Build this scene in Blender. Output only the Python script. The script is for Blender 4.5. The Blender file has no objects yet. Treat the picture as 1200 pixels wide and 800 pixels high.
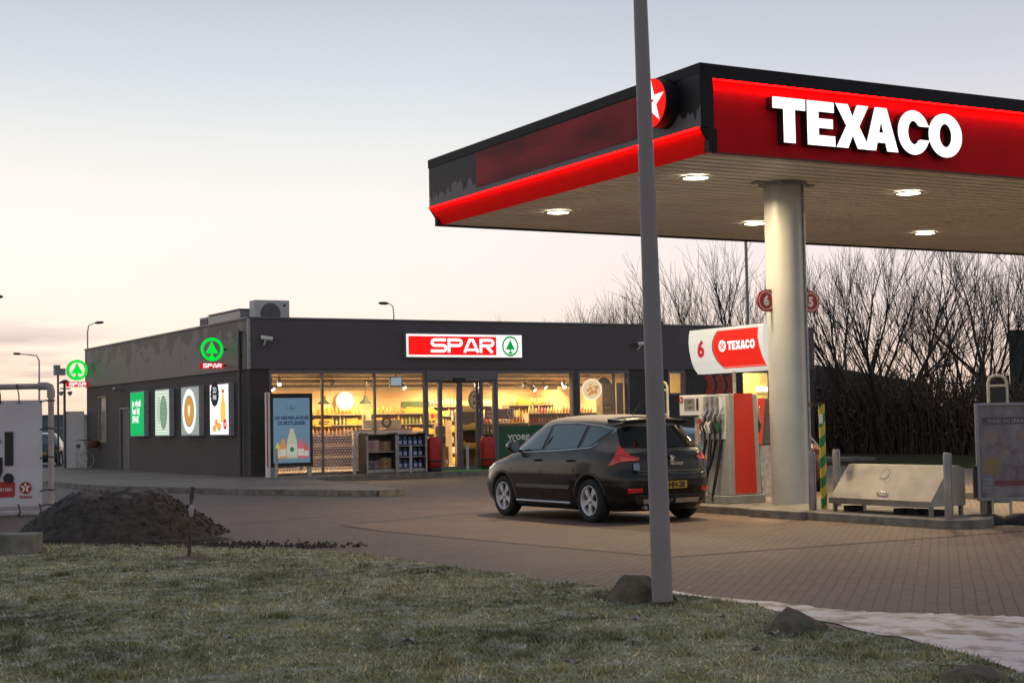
import bpy, bmesh, math, random
import numpy as np
from mathutils import Vector, Matrix
from mathutils.geometry import tessellate_polygon
random.seed(7); rng = np.random.default_rng(7)
R = math.radians; PI = math.pi
scn = bpy.context.scene; COL = scn.collection

# ------------------------------------------------------------------ helpers
def nt(mat):
    mat.use_nodes = True
    t = mat.node_tree
    return t, t.nodes['Principled BSDF']
def mat(name, col, rough=.6, metal=0, var=.12, scale=6, bump=0, bscale=40, emit=0, ecol=None, ior=None, coat=0, col2=None, vscale=None):
    m = bpy.data.materials.new(name); t, b = nt(m); N = t.nodes; L = t.links
    b.inputs['Roughness'].default_value = rough; b.inputs['Metallic'].default_value = metal
    if ior: b.inputs['IOR'].default_value = ior
    if coat: b.inputs['Coat Weight'].default_value = coat; b.inputs['Coat Roughness'].default_value = .08
    tc = N.new('ShaderNodeTexCoord'); no = N.new('ShaderNodeTexNoise'); no.inputs['Scale'].default_value = scale; no.inputs['Detail'].default_value = 6
    mp = N.new('ShaderNodeMapping'); L.new(tc.outputs['Object'], mp.inputs[0]); L.new(mp.outputs[0], no.inputs['Vector'])
    if vscale: mp.inputs['Scale'].default_value = vscale
    mx = N.new('ShaderNodeMix'); mx.data_type = 'RGBA'
    c = (*col, 1); c2 = tuple(x*(1-var*2) for x in col)+(1,) if col2 is None else (*col2, 1)
    mx.inputs[6].default_value = c; mx.inputs[7].default_value = c2
    mr = N.new('ShaderNodeMapRange'); mr.inputs[1].default_value = .35; mr.inputs[2].default_value = .68
    L.new(no.outputs['Fac'], mr.inputs[0]); L.new(mr.outputs[0], mx.inputs[0]); L.new(mx.outputs[2], b.inputs['Base Color'])
    if bump:
        n2 = N.new('ShaderNodeTexNoise'); n2.inputs['Scale'].default_value = bscale; n2.inputs['Detail'].default_value = 4; L.new(tc.outputs['Object'], n2.inputs['Vector'])
        bp = N.new('ShaderNodeBump'); bp.inputs['Strength'].default_value = bump; bp.inputs['Distance'].default_value = .02
        L.new(n2.outputs['Fac'], bp.inputs['Height']); L.new(bp.outputs[0], b.inputs['Normal'])
    if emit:
        b.inputs['Emission Color'].default_value = (*(ecol or col), 1); b.inputs['Emission Strength'].default_value = emit
    return m
_glow = {}
def glow(col, s):
    k = (tuple(round(c, 3) for c in col), s)
    if k not in _glow:
        _glow[k] = mat('glow', tuple(min(c, .9)*.2 for c in col), .6, emit=s, ecol=col, var=.03); _glow[k].node_tree.nodes['Principled BSDF'].inputs['Specular IOR Level'].default_value = .05
    return _glow[k]
def glassmat(name, tint, k=.85, rough=.0, ior=1.5):
    m = bpy.data.materials.new(name); m.use_nodes = True; t = m.node_tree; N = t.nodes; L = t.links; N.clear()
    o = N.new('ShaderNodeOutputMaterial'); mx = N.new('ShaderNodeMixShader'); tr = N.new('ShaderNodeBsdfTransparent'); gl = N.new('ShaderNodeBsdfGlossy'); fr = N.new('ShaderNodeFresnel')
    tr.inputs[0].default_value = (*[c*k for c in tint], 1); gl.inputs['Roughness'].default_value = rough; fr.inputs[0].default_value = ior
    L.new(fr.outputs[0], mx.inputs[0]); L.new(tr.outputs[0], mx.inputs[1]); L.new(gl.outputs[0], mx.inputs[2]); L.new(mx.outputs[0], o.inputs[0])
    return m

class MB:
    def __init__(s): s.v = []; s.f = []; s.smooth = []
    def add(s, vs, fs, smooth=False):
        n = len(s.v); s.v += [tuple(map(float, v)) for v in vs]; s.f += [tuple(n+i for i in f) for f in fs]; s.smooth += [smooth]*len(fs); return s
    def box(s, lo, hi):
        x0, y0, z0 = lo; x1, y1, z1 = hi
        return s.add([(x0,y0,z0),(x1,y0,z0),(x1,y1,z0),(x0,y1,z0),(x0,y0,z1),(x1,y0,z1),(x1,y1,z1),(x0,y1,z1)],
              [(0,3,2,1),(4,5,6,7),(0,1,5,4),(1,2,6,5),(2,3,7,6),(3,0,4,7)])
    def tube(s, pts, r, n=10, cap=True, smooth=True):
        pts = [Vector(p) for p in pts]; rs = r if isinstance(r, (list, tuple)) else [r]*len(pts); vs = []; fs = []
        u = None
        for i, p in enumerate(pts):
            d = (pts[min(i+1, len(pts)-1)]-pts[max(i-1, 0)])
            if d.length < 1e-9: d = Vector((0,0,1))
            d.normalize()
            if u is None: u = d.orthogonal().normalized()
            else:
                u = (u-d*u.dot(d))
                u = u.normalized() if u.length > 1e-6 else d.orthogonal().normalized()
            w = d.cross(u)
            for k in range(n):
                a = 2*PI*k/n; vs.append(p+(u*math.cos(a)+w*math.sin(a))*rs[i])
        for i in range(len(pts)-1):
            for k in range(n): fs.append((i*n+k, i*n+(k+1)%n, (i+1)*n+(k+1)%n, (i+1)*n+k))
        s.add(vs, fs, smooth)
        if cap: s.add(vs[:n], [tuple(range(n-1,-1,-1))]); s.add(vs[-n:], [tuple(range(n))])
        return s
    def cyl(s, p, q, r, n=20, r2=None): return s.tube([p, q], [r, r if r2 is None else r2], n)
    def lathe(s, prof, M=None, n=32, smooth=True):   # profile (r,z) round local z
        M = M or Matrix(); vs = []; fs = []
        for r, z in prof:
            for k in range(n):
                a = 2*PI*k/n; vs.append(M @ Vector((r*math.cos(a), r*math.sin(a), z)))
        for i in range(len(prof)-1):
            for k in range(n): fs.append((i*n+k, i*n+(k+1)%n, (i+1)*n+(k+1)%n, (i+1)*n+k))
        return s.add(vs, fs, smooth)
    def prism(s, loops, M, d):       # loops: outer then holes in local xy; extruded from z=0 to z=d
        if not isinstance(loops[0][0], (tuple, list)): loops = [loops]
        tri = tessellate_polygon([[Vector((x, y, 0)) for x, y in l] for l in loops])
        flat = [p for l in loops for p in l]; n = len(flat)
        vs = [M @ Vector((x, y, 0)) for x, y in flat] + [M @ Vector((x, y, d)) for x, y in flat]
        fs = []
        for a, b, c in tri:
            cr = (flat[b][0]-flat[a][0])*(flat[c][1]-flat[a][1])-(flat[b][1]-flat[a][1])*(flat[c][0]-flat[a][0])
            if cr < 0: b, c = c, b
            fs.append((a+n, b+n, c+n))
            if d: fs.append((a, c, b))
        if d:
            o = 0
            for l in loops:
                ar = sum(l[i][0]*l[(i+1) % len(l)][1]-l[(i+1) % len(l)][0]*l[i][1] for i in range(len(l)))
                for i in range(len(l)):
                    a, b = o+i, o+(i+1) % len(l)
                    ccw = (ar > 0) == (o == 0)
                    fs.append((a, b, b+n, a+n) if ccw else (b, a, a+n, b+n))
                o += len(l)
        else: vs = vs[n:]; fs = [tuple(i-n for i in f) for f in fs]
        return s.add(vs, fs)
    def mesh(s, me, M):
        return s.add([M @ v.co for v in me.vertices], [tuple(p.vertices) for p in me.polygons])
    def xform(s, M): s.v = [tuple(M @ Vector(v)) for v in s.v]; return s

def fr(o, x=(1,0,0), y=(0,0,1)):     # frame: local x, y in the sign's plane, local z out of it
    x = Vector(x).normalized(); y = Vector(y).normalized(); z = x.cross(y)
    M = Matrix((x, y, z)).transposed().to_4x4(); M.translation = Vector(o); return M
FRONT = lambda u, v, z: fr((u, v, z))                   # facing -v
SIDE = lambda u, v, z: fr((u, v, z), (0,-1,0))          # facing -u

ORG = {}
def org(o): return ORG.get(o.name, Vector((0,0,0)))
def link(name, mb, m, parent=None, bevel=0, world=True, label=None, auto=False):
    me = bpy.data.meshes.new(name)
    off = org(parent) if (parent and world) else Vector((0,0,0))
    vs = [(v[0]-off[0], v[1]-off[1], v[2]-off[2]) for v in mb.v]
    me.from_pydata(vs, [], mb.f); me.polygons.foreach_set('use_smooth', mb.smooth); me.materials.append(m); me.update()
    o = bpy.data.objects.new(name, me); COL.objects.link(o)
    if parent: o.parent = parent; ORG[o.name] = off
    if label: o['label'] = label
    if bevel:
        md = o.modifiers.new('bevel', 'BEVEL'); md.width = bevel; md.segments = 2; md.limit_method = 'ANGLE'
    return o
part = link
def thing(name, label, cat, loc=(0,0,0), rz=0, group=None):
    o = bpy.data.objects.new(name, None); COL.objects.link(o); o.empty_display_size = .2
    o.location = loc; o.rotation_euler = (0,0,rz); o['label'] = label; o['category'] = cat
    if group: o['group'] = group
    ORG[o.name] = Vector(loc); return o
def solo(name, mb, m, label, cat, group=None, bevel=0, loc=None):
    o = link(name, mb, m, bevel=bevel); o['label'] = label; o['category'] = cat
    if group: o['group'] = group
    if loc is not None: o.location = loc
    return o
def struct(name, mb, m, bevel=0):
    o = link(name, mb, m, bevel=bevel); o['kind'] = 'structure'; return o
def dup(root, loc, rz=None, label=None, scale=None):
    r = root.copy(); COL.objects.link(r); r.location = loc
    if rz is not None: r.rotation_euler = (0,0,rz)
    if label: r['label'] = label
    if scale: r.scale = scale
    for ch in list(root.children):
        c = ch.copy(); COL.objects.link(c); c.parent = r
        for g in list(ch.children):
            d = g.copy(); COL.objects.link(d); d.parent = c
    return r
_tx = {}
def textmesh(s, size=1, bold=0, sx=1, align='CENTER'):
    k = (s, size, bold, align)
    if k not in _tx:
        c = bpy.data.curves.new('t', 'FONT'); c.body = s; c.size = size; c.offset = bold; c.align_x = align; c.resolution_u = 3
        o = bpy.data.objects.new('t', c); COL.objects.link(o)
        bpy.context.view_layer.update()
        me = bpy.data.meshes.new_from_object(o.evaluated_get(bpy.context.evaluated_depsgraph_get()))
        bpy.data.objects.remove(o); _tx[k] = me
    return _tx[k]
def text(s, M, size, bold=0, sx=1, align='CENTER'):
    return MB().mesh(textmesh(s, size, bold, sx, align), M @ Matrix.Diagonal((sx, 1, 1, 1)))
def circ(r, n=40, cx=0, cy=0, a0=0, a1=2*PI, ry=None):
    full = abs(a1-a0-2*PI) < 1e-6
    return [(cx+r*math.cos(a0+(a1-a0)*i/(n if full else n-1)), cy+(ry or r)*math.sin(a0+(a1-a0)*i/(n if full else n-1))) for i in range(n)]
def rrect(x0, y0, x1, y1, r, n=5):
    p = []
    for cx, cy, a in ((x1-r, y0+r, -PI/2), (x1-r, y1-r, 0), (x0+r, y1-r, PI/2), (x0+r, y0+r, PI)):
        p += [(cx+r*math.cos(a+PI/2*i/n), cy+r*math.sin(a+PI/2*i/n)) for i in range(n+1)]
    return p
def star(r, k=.382, a=PI/2): return [((r if i % 2 == 0 else r*k)*math.cos(a+PI*i/5), (r if i % 2 == 0 else r*k)*math.sin(a+PI*i/5)) for i in range(10)]
def T(M, x=0, y=0, z=0): return M @ Matrix.Translation((x, y, z))
def noise1(x, seed=0):
    i = math.floor(x); f = x-i; f = f*f*(3-2*f)
    h = lambda n: (math.sin((n+seed*17.3)*127.1)*43758.5453) % 1
    return h(i)*(1-f)+h(i+1)*f
def noise2(x, y, seed=0):
    i, j = math.floor(x), math.floor(y); fx, fy = x-i, y-j; fx = fx*fx*(3-2*fx); fy = fy*fy*(3-2*fy)
    h = lambda a, b: (math.sin(a*127.1+b*311.7+seed*74.7)*43758.5453) % 1
    return (h(i,j)*(1-fx)+h(i+1,j)*fx)*(1-fy)+(h(i,j+1)*(1-fx)+h(i+1,j+1)*fx)*fy
def fbm(x, y, seed=0, o=4): return sum(noise2(x*2**k, y*2**k, seed+k)/2**(k+1) for k in range(o))

# logo shapes ------------------------------------------------------
def sp(pts, w):            # a thick stroke along a polyline, mitred -> polygon
    P = [Vector(p) for p in pts]; Lf = []; Rt = []
    for i, p in enumerate(P):
        d1 = (P[i]-P[i-1]).normalized() if i else (P[1]-P[0]).normalized()
        d2 = (P[i+1]-P[i]).normalized() if i < len(P)-1 else d1
        n1 = Vector((-d1.y, d1.x)); n2 = Vector((-d2.y, d2.x)); m = (n1+n2).normalized(); k = w/2/max(.5, m.dot(n1))
        Lf.append(p+m*k); Rt.append(p-m*k)
    return Lf, Rt
def stroke(mb, pts, w, M, d=.0):
    Lf, Rt = sp(pts, w); n = len(Lf)
    vs = [M @ Vector((p.x, p.y, d)) for p in Lf]+[M @ Vector((p.x, p.y, d)) for p in Rt]
    mb.add(vs, [(i, n+i, n+i+1, i+1) for i in range(n-1)])
def arc(cx, cy, r, a0, a1, n=7): return [(cx+r*math.cos(R(a0+(a1-a0)*i/(n-1))), cy+r*math.sin(R(a0+(a1-a0)*i/(n-1)))) for i in range(n)]
def spar_word(mb, M, h, d=0):      # wide rounded capitals; width is about 4.6 h
    s = h; w = .2*s; y0 = w/2; y1 = s-w/2; ym = s/2; q = (y1-ym)/2; W = 1.05*s; x = w/2
    stroke(mb, [(x+W, y1), (x+q, y1)]+arc(x+q, ym+q, q, 90, 270)[1:]+[(x+W-w-q+q*0, ym)]+arc(x+W-w, ym-q, q, 90, -90)+[(x-w/2, y0)], w, M, d)
    x += 1.28*s
    stroke(mb, [(x, 0), (x, y1), (x+W-w-q, y1)]+arc(x+W-w-q/2, ym+q, q, 90, -90)+[(x+w*.5, ym)], w, M, d)
    x += 1.18*s
    stroke(mb, [(x, 0), (x+W*.38, y1), (x+W*.62, y1), (x+W, 0)], w, M, d); stroke(mb, [(x+W*.18, y0+.10*s), (x+W*.82, y0+.10*s)], w*.8, M, d+.0015)
    x += 1.27*s
    stroke(mb, [(x, 0), (x, y1), (x+W-w-q, y1)]+arc(x+W-w-q/2, ym+q, q, 90, -90)+[(x+w*.5, ym)], w, M, d); stroke(mb, [(x+W*.45, ym-w*.4), (x+W*.85, 0)], w, M, d+.0015)
def tree_shape(r):     # fir tree mark inside a ring of radius r
    L = [(0, .80), (.16, .42), (.34, .08), (.55, -.26), (.56, -.36), (.44, -.40), (.2, -.36), (.09, -.40), (.09, -.55), (.2, -.70), (.3, -.86)]
    p = [(x*r, y*r) for x, y in L]; return p + [(-x, y) for x, y in reversed(p[1:])]
def ring(r0, r1, n=48, ry=None): return [circ(r1, n), list(reversed(circ(r0, n)))]
BL = {}   # block letters T E X A C O in a unit-height box
def _b():
    BL['T'] = [[(0,1),(0,.75),(.32,.75),(.32,0),(.66,0),(.66,.75),(.98,.75),(.98,1)]]
    BL['E'] = [[(0,0),(.80,0),(.80,.23),(.32,.23),(.32,.40),(.74,.40),(.74,.61),(.32,.61),(.32,.77),(.78,.77),(.78,1),(0,1)]]
    BL['X'] = [[(0,0),(.36,0),(.52,.31),(.68,0),(1.06,0),(.73,.51),(1.04,1),(.68,1),(.53,.71),(.38,1),(0,1),(.33,.51)]]
    BL['A'] = [[(0,0),(.33,0),(.38,.19),(.65,.19),(.70,0),(1.04,0),(.70,1),(.34,1)], [(.44,.42),(.52,.72),(.59,.42)]]
    o = circ(.53, 40, .53, .5, R(20), R(340), ry=.53); i = list(reversed(circ(.2, 30, .53, .5, R(32), R(328), ry=.26)))
    BL['C'] = [[(1.0,.66)]+[p for p in circ(.5, 36, .5, .5, R(25), R(335), ry=.52)]+[(1.0,.34),(.70,.34)]+list(reversed(circ(.19, 24, .5, .5, R(40), R(320), ry=.28)))+[(.70,.66)]]
    BL['O'] = [circ(.53, 44, .53, .5, ry=.52), list(reversed(circ(.2, 36, .53, .5, ry=.28)))]
_b()
def block_word(word, M, h, d=0, gap=.05, sx=1.0):
    mb = MB(); x = 0; WID = {'T':.98,'E':.80,'X':1.06,'A':1.04,'C':1.0,'O':1.06}
    for c in word:
        mb.prism([[((x+px)*h*sx, py*h) for px, py in l] for l in BL[c]], M, d); x += WID[c]+gap*(.0 if c in 'XA' else 1)
    return mb, x*h*sx

# ------------------------------------------------------------------ materials
white = (.8,.8,.78)
m_black = mat('black_panel', (.016,.015,.018), .55, ior=1.25)
m_blackpl = mat('black_plastic', (.02,.02,.02), .5)
m_rubber = mat('rubber', (.018,.018,.018), .85)
m_steel = mat('brushed_steel', (.30,.28,.26), .45, .7, var=.15, scale=3)
m_galv = mat('galvanised', (.45,.45,.45), .5, .6, var=.2, scale=10)
m_colpaint = mat('column_paint', (.50,.51,.49), .45, .12, var=.06, scale=2)
m_white = mat('white_paint', (.78,.78,.75), .4, var=.05)
m_grey = mat('grey_paint', (.3,.3,.3), .5)
m_darkgrey = mat('dark_grey_paint', (.07,.07,.075), .5)
m_anth = mat('anthracite_metal', (.10,.088,.100), .5, .1, var=.08, scale=1.2)
m_frame = mat('window_frame_grey', (.17,.16,.18), .45, var=.05)
m_concrete = mat('concrete', (.23,.215,.19), .85, var=.25, scale=5, bump=.4, bscale=60)
m_red = mat('red_paint', (.50,.015,.012), .4, var=.1)
m_bark = mat('bark', (.045,.034,.028), .9)
m_wood = mat('weathered_wood', (.12,.07,.045), .8, var=.3, scale=20)
m_stone = mat('boulder_stone', (.15,.12,.09), .9, col2=(.035,.035,.022), scale=4, bump=.9, bscale=14)
m_glass = glassmat('clear_glass', (1,.99,.96), .95)
m_chrome = mat('chrome', (.7,.7,.7), .2, 1, var=.03)
m_wh_em = glow((1,1,1), 1.3)

# ------------------------------------------------------------------ camera
F_PX, PITCH, ROLL, YAW, CH = 1829.31, .053, -.0189, .5183, 1.57
fw = Vector((0, math.cos(PITCH), math.sin(PITCH))); rt = Vector((1,0,0)); up = rt.cross(fw)
r2 = rt*math.cos(ROLL)+up*math.sin(ROLL); u2 = -rt*math.sin(ROLL)+up*math.cos(ROLL)
Rz = Matrix.Rotation(-YAW, 3, 'Z')
r2, u2, f2 = Rz @ r2, Rz @ u2, Rz @ fw; FWD = f2.copy(); RGT = r2.copy()
cd = bpy.data.cameras.new('camera'); cam = bpy.data.objects.new('camera', cd); COL.objects.link(cam)
Mc = Matrix((r2, u2, -f2)).transposed().to_4x4(); Mc.translation = (0,0,CH); cam.matrix_world = Mc
cd.sensor_width = 36; cd.lens = F_PX/1200*36; cd.clip_start = .1; cd.clip_end = 3000; scn.camera = cam
def Wp(x, d):     # ground point at view column x (of 1200) and depth d metres
    v = FWD+RGT*((x-600)/F_PX); v.z = 0; return (v.x*d, v.y*d)
vs = scn.view_settings; vs.view_transform = 'Standard'; vs.look = 'None'; vs.exposure = 0; vs.gamma = 1

# ------------------------------------------------------------------ sky
w = bpy.data.worlds.new('World'); scn.world = w; w.use_nodes = True; t = w.node_tree; N = t.nodes; L = t.links; N.clear()
out = N.new('ShaderNodeOutputWorld'); bg = N.new('ShaderNodeBackground'); L.new(bg.outputs[0], out.inputs[0])
SUN_AZ = R(0)     # compass direction of the afterglow, clockwise from +y
sky = N.new('ShaderNodeTexSky'); sky.sky_type = 'NISHITA'; sky.sun_disc = False; sky.sun_elevation = R(2); sky.sun_rotation = SUN_AZ; sky.air_density = 1; sky.dust_density = 2
tc = N.new('ShaderNodeTexCoord'); sx = N.new('ShaderNodeSeparateXYZ'); L.new(tc.outputs['Generated'], sx.inputs[0])
ramp = N.new('ShaderNodeValToRGB'); e = ramp.color_ramp
stops = [(0,(.90,.64,.50)), (.012,(1.0,.74,.57)), (.04,(1.02,.85,.69)), (.085,(1.0,.90,.83)), (.13,(.96,.91,.87)), (.175,(.83,.84,.83)), (.22,(.66,.71,.76)), (.27,(.53,.58,.66)), (.4,(.40,.46,.56)), (1,(.32,.37,.46))]
e.elements[0].position = 0; e.elements[0].color = (*stops[0][1],1); e.elements[1].position = 1; e.elements[1].color = (*stops[-1][1],1)
for p, c in stops[1:-1]: el = e.elements.new(p); el.color = (*c,1)
L.new(sx.outputs[2], ramp.inputs[0])
# afterglow: brighter toward its azimuth
dp = N.new('ShaderNodeVectorMath'); dp.operation = 'DOT_PRODUCT'; gd = R(22); dp.inputs[1].default_value = (math.sin(gd), math.cos(gd), 0); L.new(tc.outputs['Generated'], dp.inputs[0])
mr = N.new('ShaderNodeMapRange'); mr.inputs[1].default_value = -.4; mr.inputs[2].default_value = .9; mr.inputs[3].default_value = .82; mr.inputs[4].default_value = 1.04; L.new(dp.outputs['Value'], mr.inputs[0])
mul = N.new('ShaderNodeMix'); mul.data_type = 'RGBA'; mul.blend_type = 'MULTIPLY'; mul.inputs[0].default_value = 1; L.new(ramp.outputs[0], mul.inputs[6])
L.new(mr.outputs[0], mul.inputs[7])
# pink on the right
dp2 = N.new('ShaderNodeVectorMath'); dp2.operation = 'DOT_PRODUCT'; ga = R(55); dp2.inputs[1].default_value = (math.sin(ga), math.cos(ga), 0); L.new(tc.outputs['Generated'], dp2.inputs[0])
mr2 = N.new('ShaderNodeMapRange'); mr2.inputs[1].default_value = .86; mr2.inputs[2].default_value = 1; mr2.inputs[4].default_value = 1; L.new(dp2.outputs['Value'], mr2.inputs[0])
pk = N.new('ShaderNodeMix'); pk.data_type = 'RGBA'; pk.blend_type = 'MULTIPLY'; pk.inputs[7].default_value = (.92,.86,.90,1); L.new(mr2.outputs[0], pk.inputs[0]); L.new(mul.outputs[2], pk.inputs[6])
# thin cloud bars low in the west
mp = N.new('ShaderNodeMapping'); mp.inputs['Scale'].default_value = (5,5,62); L.new(tc.outputs['Generated'], mp.inputs[0])
cn = N.new('ShaderNodeTexNoise'); cn.inputs['Scale'].default_value = 1.25; cn.inputs['Detail'].default_value = 7; cn.inputs['Roughness'].default_value = .55; L.new(mp.outputs[0], cn.inputs['Vector'])
cr = N.new('ShaderNodeMapRange'); cr.inputs[1].default_value = .47; cr.inputs[2].default_value = .6; L.new(cn.outputs['Fac'], cr.inputs[0])
el_ = N.new('ShaderNodeMapRange'); el_.inputs[1].default_value = .072; el_.inputs[2].default_value = .056; L.new(sx.outputs[2], el_.inputs[0])
dp3 = N.new('ShaderNodeVectorMath'); dp3.operation = 'DOT_PRODUCT'; gb = R(0); dp3.inputs[1].default_value = (math.sin(gb), math.cos(gb), 0); L.new(tc.outputs['Generated'], dp3.inputs[0])
az = N.new('ShaderNodeMapRange'); az.inputs[1].default_value = .955; az.inputs[2].default_value = .975; L.new(dp3.outputs['Value'], az.inputs[0])
m1 = N.new('ShaderNodeMath'); m1.operation = 'MULTIPLY'; L.new(cr.outputs[0], m1.inputs[0]); L.new(el_.outputs[0], m1.inputs[1])
m2 = N.new('ShaderNodeMath'); m2.operation = 'MULTIPLY'; L.new(m1.outputs[0], m2.inputs[0]); L.new(az.outputs[0], m2.inputs[1])
m3 = N.new('ShaderNodeMath'); m3.operation = 'MULTIPLY'; L.new(m2.outputs[0], m3.inputs[0]); m3.inputs[1].default_value = .75
cl = N.new('ShaderNodeMix'); cl.data_type = 'RGBA'; cl.inputs[7].default_value = (.52,.45,.46,1); L.new(m3.outputs[0], cl.inputs[0]); L.new(pk.outputs[2], cl.inputs[6])
nsc = N.new('ShaderNodeMix'); nsc.data_type = 'RGBA'; nsc.blend_type = 'ADD'; nsc.inputs[0].default_value = .006; L.new(cl.outputs[2], nsc.inputs[6]); L.new(sky.outputs[0], nsc.inputs[7])
L.new(nsc.outputs[2], bg.inputs[0]); bg.inputs[1].default_value = 1.0
sl = bpy.data.lights.new('sun', 'SUN'); sl.energy = .12; sl.angle = R(20); sl.color = (1,.8,.62); so = bpy.data.objects.new('sun', sl); COL.objects.link(so)
so.rotation_euler = Vector((-math.sin(SUN_AZ), -math.cos(SUN_AZ), -math.tan(R(4)))).to_track_quat('-Z', 'Y').to_euler()

# ------------------------------------------------------------------ ground
def brick_ground(name, c1, c2, mort, rot, bw=.21, bh=.105, tint=None, ms=.008):
    m = bpy.data.materials.new(name); t, b = nt(m); N = t.nodes; L = t.links
    tc = N.new('ShaderNodeTexCoord'); mp = N.new('ShaderNodeMapping'); mp.inputs['Rotation'].default_value = (0,0,rot); L.new(tc.outputs['Object'], mp.inputs[0])
    nd = N.new('ShaderNodeTexNoise'); nd.inputs['Scale'].default_value = .8; nd.inputs['Detail'].default_value = 3; L.new(tc.outputs['Object'], nd.inputs['Vector'])
    sc = N.new('ShaderNodeVectorMath'); sc.operation = 'SCALE'; sc.inputs['Scale'].default_value = .05; L.new(nd.outputs['Color'], sc.inputs[0])
    ad = N.new('ShaderNodeVectorMath'); L.new(mp.outputs[0], ad.inputs[0]); L.new(sc.outputs[0], ad.inputs[1])
    br = N.new('ShaderNodeTexBrick'); L.new(ad.outputs[0], br.inputs['Vector']); br.inputs['Scale'].default_value = 1; br.inputs['Brick Width'].default_value = bw; br.inputs['Row Height'].default_value = bh
    br.inputs['Mortar Size'].default_value = ms; br.inputs['Mortar Smooth'].default_value = .3; br.inputs['Bias'].default_value = 0
    br.inputs['Color1'].default_value = (*c1,1); br.inputs['Color2'].default_value = (*c2,1); br.inputs['Mortar'].default_value = (*mort,1)
    n = N.new('ShaderNodeTexNoise'); n.inputs['Scale'].default_value = .35; n.inputs['Detail'].default_value = 8; n.inputs['Roughness'].default_value = .65; L.new(tc.outputs['Object'], n.inputs['Vector'])
    cr = N.new('ShaderNodeValToRGB'); cr.color_ramp.elements[0].position = .3; cr.color_ramp.elements[0].color = (.50,.48,.46,1); cr.color_ramp.elements[1].position = .7; cr.color_ramp.elements[1].color = (1.15,1.12,1.08,1); L.new(n.outputs['Fac'], cr.inputs[0])
    mx = N.new('ShaderNodeMix'); mx.data_type = 'RGBA'; mx.blend_type = 'MULTIPLY'; mx.inputs[0].default_value = 1; L.new(br.outputs['Color'], mx.inputs[6]); L.new(cr.outputs[0], mx.inputs[7])
    # oil spots and pale gum marks
    vo = N.new('ShaderNodeTexVoronoi'); vo.inputs['Scale'].default_value = 1.3; L.new(tc.outputs['Object'], vo.inputs['Vector'])
    vr = N.new('ShaderNodeMapRange'); vr.inputs[1].default_value = .04; vr.inputs[2].default_value = .028; L.new(vo.outputs['Distance'], vr.inputs[0])
    m4 = N.new('ShaderNodeMix'); m4.data_type = 'RGBA'; m4.inputs[7].default_value = (.30,.28,.26,1); L.new(vr.outputs[0], m4.inputs[0]); L.new(mx.outputs[2], m4.inputs[6])
    L.new(m4.outputs[2], b.inputs['Base Color']); b.inputs['Roughness'].default_value = .72
    rr = N.new('ShaderNodeMapRange'); rr.inputs[3].default_value = .5; rr.inputs[4].default_value = .85; L.new(n.outputs['Fac'], rr.inputs[0]); L.new(rr.outputs[0], b.inputs['Roughness'])
    bp = N.new('ShaderNodeBump'); bp.inputs['Strength'].default_value = .6; bp.inputs['Distance'].default_value = .006
    n2 = N.new('ShaderNodeTexNoise'); n2.inputs['Scale'].default_value = 45; L.new(tc.outputs['Object'], n2.inputs['Vector'])
    sm = N.new('ShaderNodeMath'); sm.operation = 'MULTIPLY_ADD'; sm.inputs[1].default_value = -1; L.new(br.outputs['Fac'], sm.inputs[0]); L.new(n2.outputs['Fac'], sm.inputs[2])
    L.new(sm.outputs[0], bp.inputs['Height']); L.new(bp.outputs[0], b.inputs['Normal'])
    return m
m_pave = brick_ground('brick_paving', (.105,.075,.066), (.148,.106,.090), (.026,.020,.019), R(-45), ms=.0065)
m_pad = brick_ground('fuelling_pad_paving', (.145,.100,.076), (.18,.125,.092), (.072,.050,.040), R(-45), ms=.006)
m_walk = brick_ground('sidewalk_tiles', (.235,.195,.17), (.195,.16,.14), (.10,.085,.08), 0, .3, .3, ms=.006)
m_asph = mat('far_asphalt', (.06,.06,.062), .85, var=.2, scale=.3)
m_verge = mat('verge_grass', (.07,.066,.036), .95, col2=(.035,.036,.02), scale=1.5)
def flat(pts, z): return MB().prism([tuple(p) for p in pts], Matrix.Translation((0,0,z)), 0)
struct('ground', flat([(-600,-600),(900,-600),(900,900),(-600,900)], -.008), m_asph)
struct('brick_paving', flat([(-40,-20),(60,-20),(60,110),(-40,110)], 0), m_pave)
struct('fuelling_pad', flat([(10.6,14.95),(16.2,15.05),(40,15.3),(40,26),(14.1,25.1),(10.1,23.2),(10.0,21.6)], .004), m_pad)
m_verge.node_tree.nodes['Principled BSDF'].inputs['Specular IOR Level'].default_value = 0; m_asph.node_tree.nodes['Principled BSDF'].inputs['Specular IOR Level'].default_value = .1
struct('verge', flat([(36.5,6),(47.4,6),(47.4,75),(38.5,75),(37,60),(35.3,45),(35.0,38)], .008), m_verge)
j = MB()
for pl in ([(10.56,14.9),(16.2,15.0),(24,15.15)], [(10.56,14.9),(10.25,18.2),(9.95,21.6)], [(9.95,21.6),(10.02,23.25),(14.1,25.15),(16,25.3)], [(8.9,24.9),(12.5,26.6),(15.5,27.4)]):
    stroke(j, pl, .035, Matrix.Translation((0,0,.009)))
struct('expansion_joint', j, mat('joint_sealant', (.02,.018,.016), .6))
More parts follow.
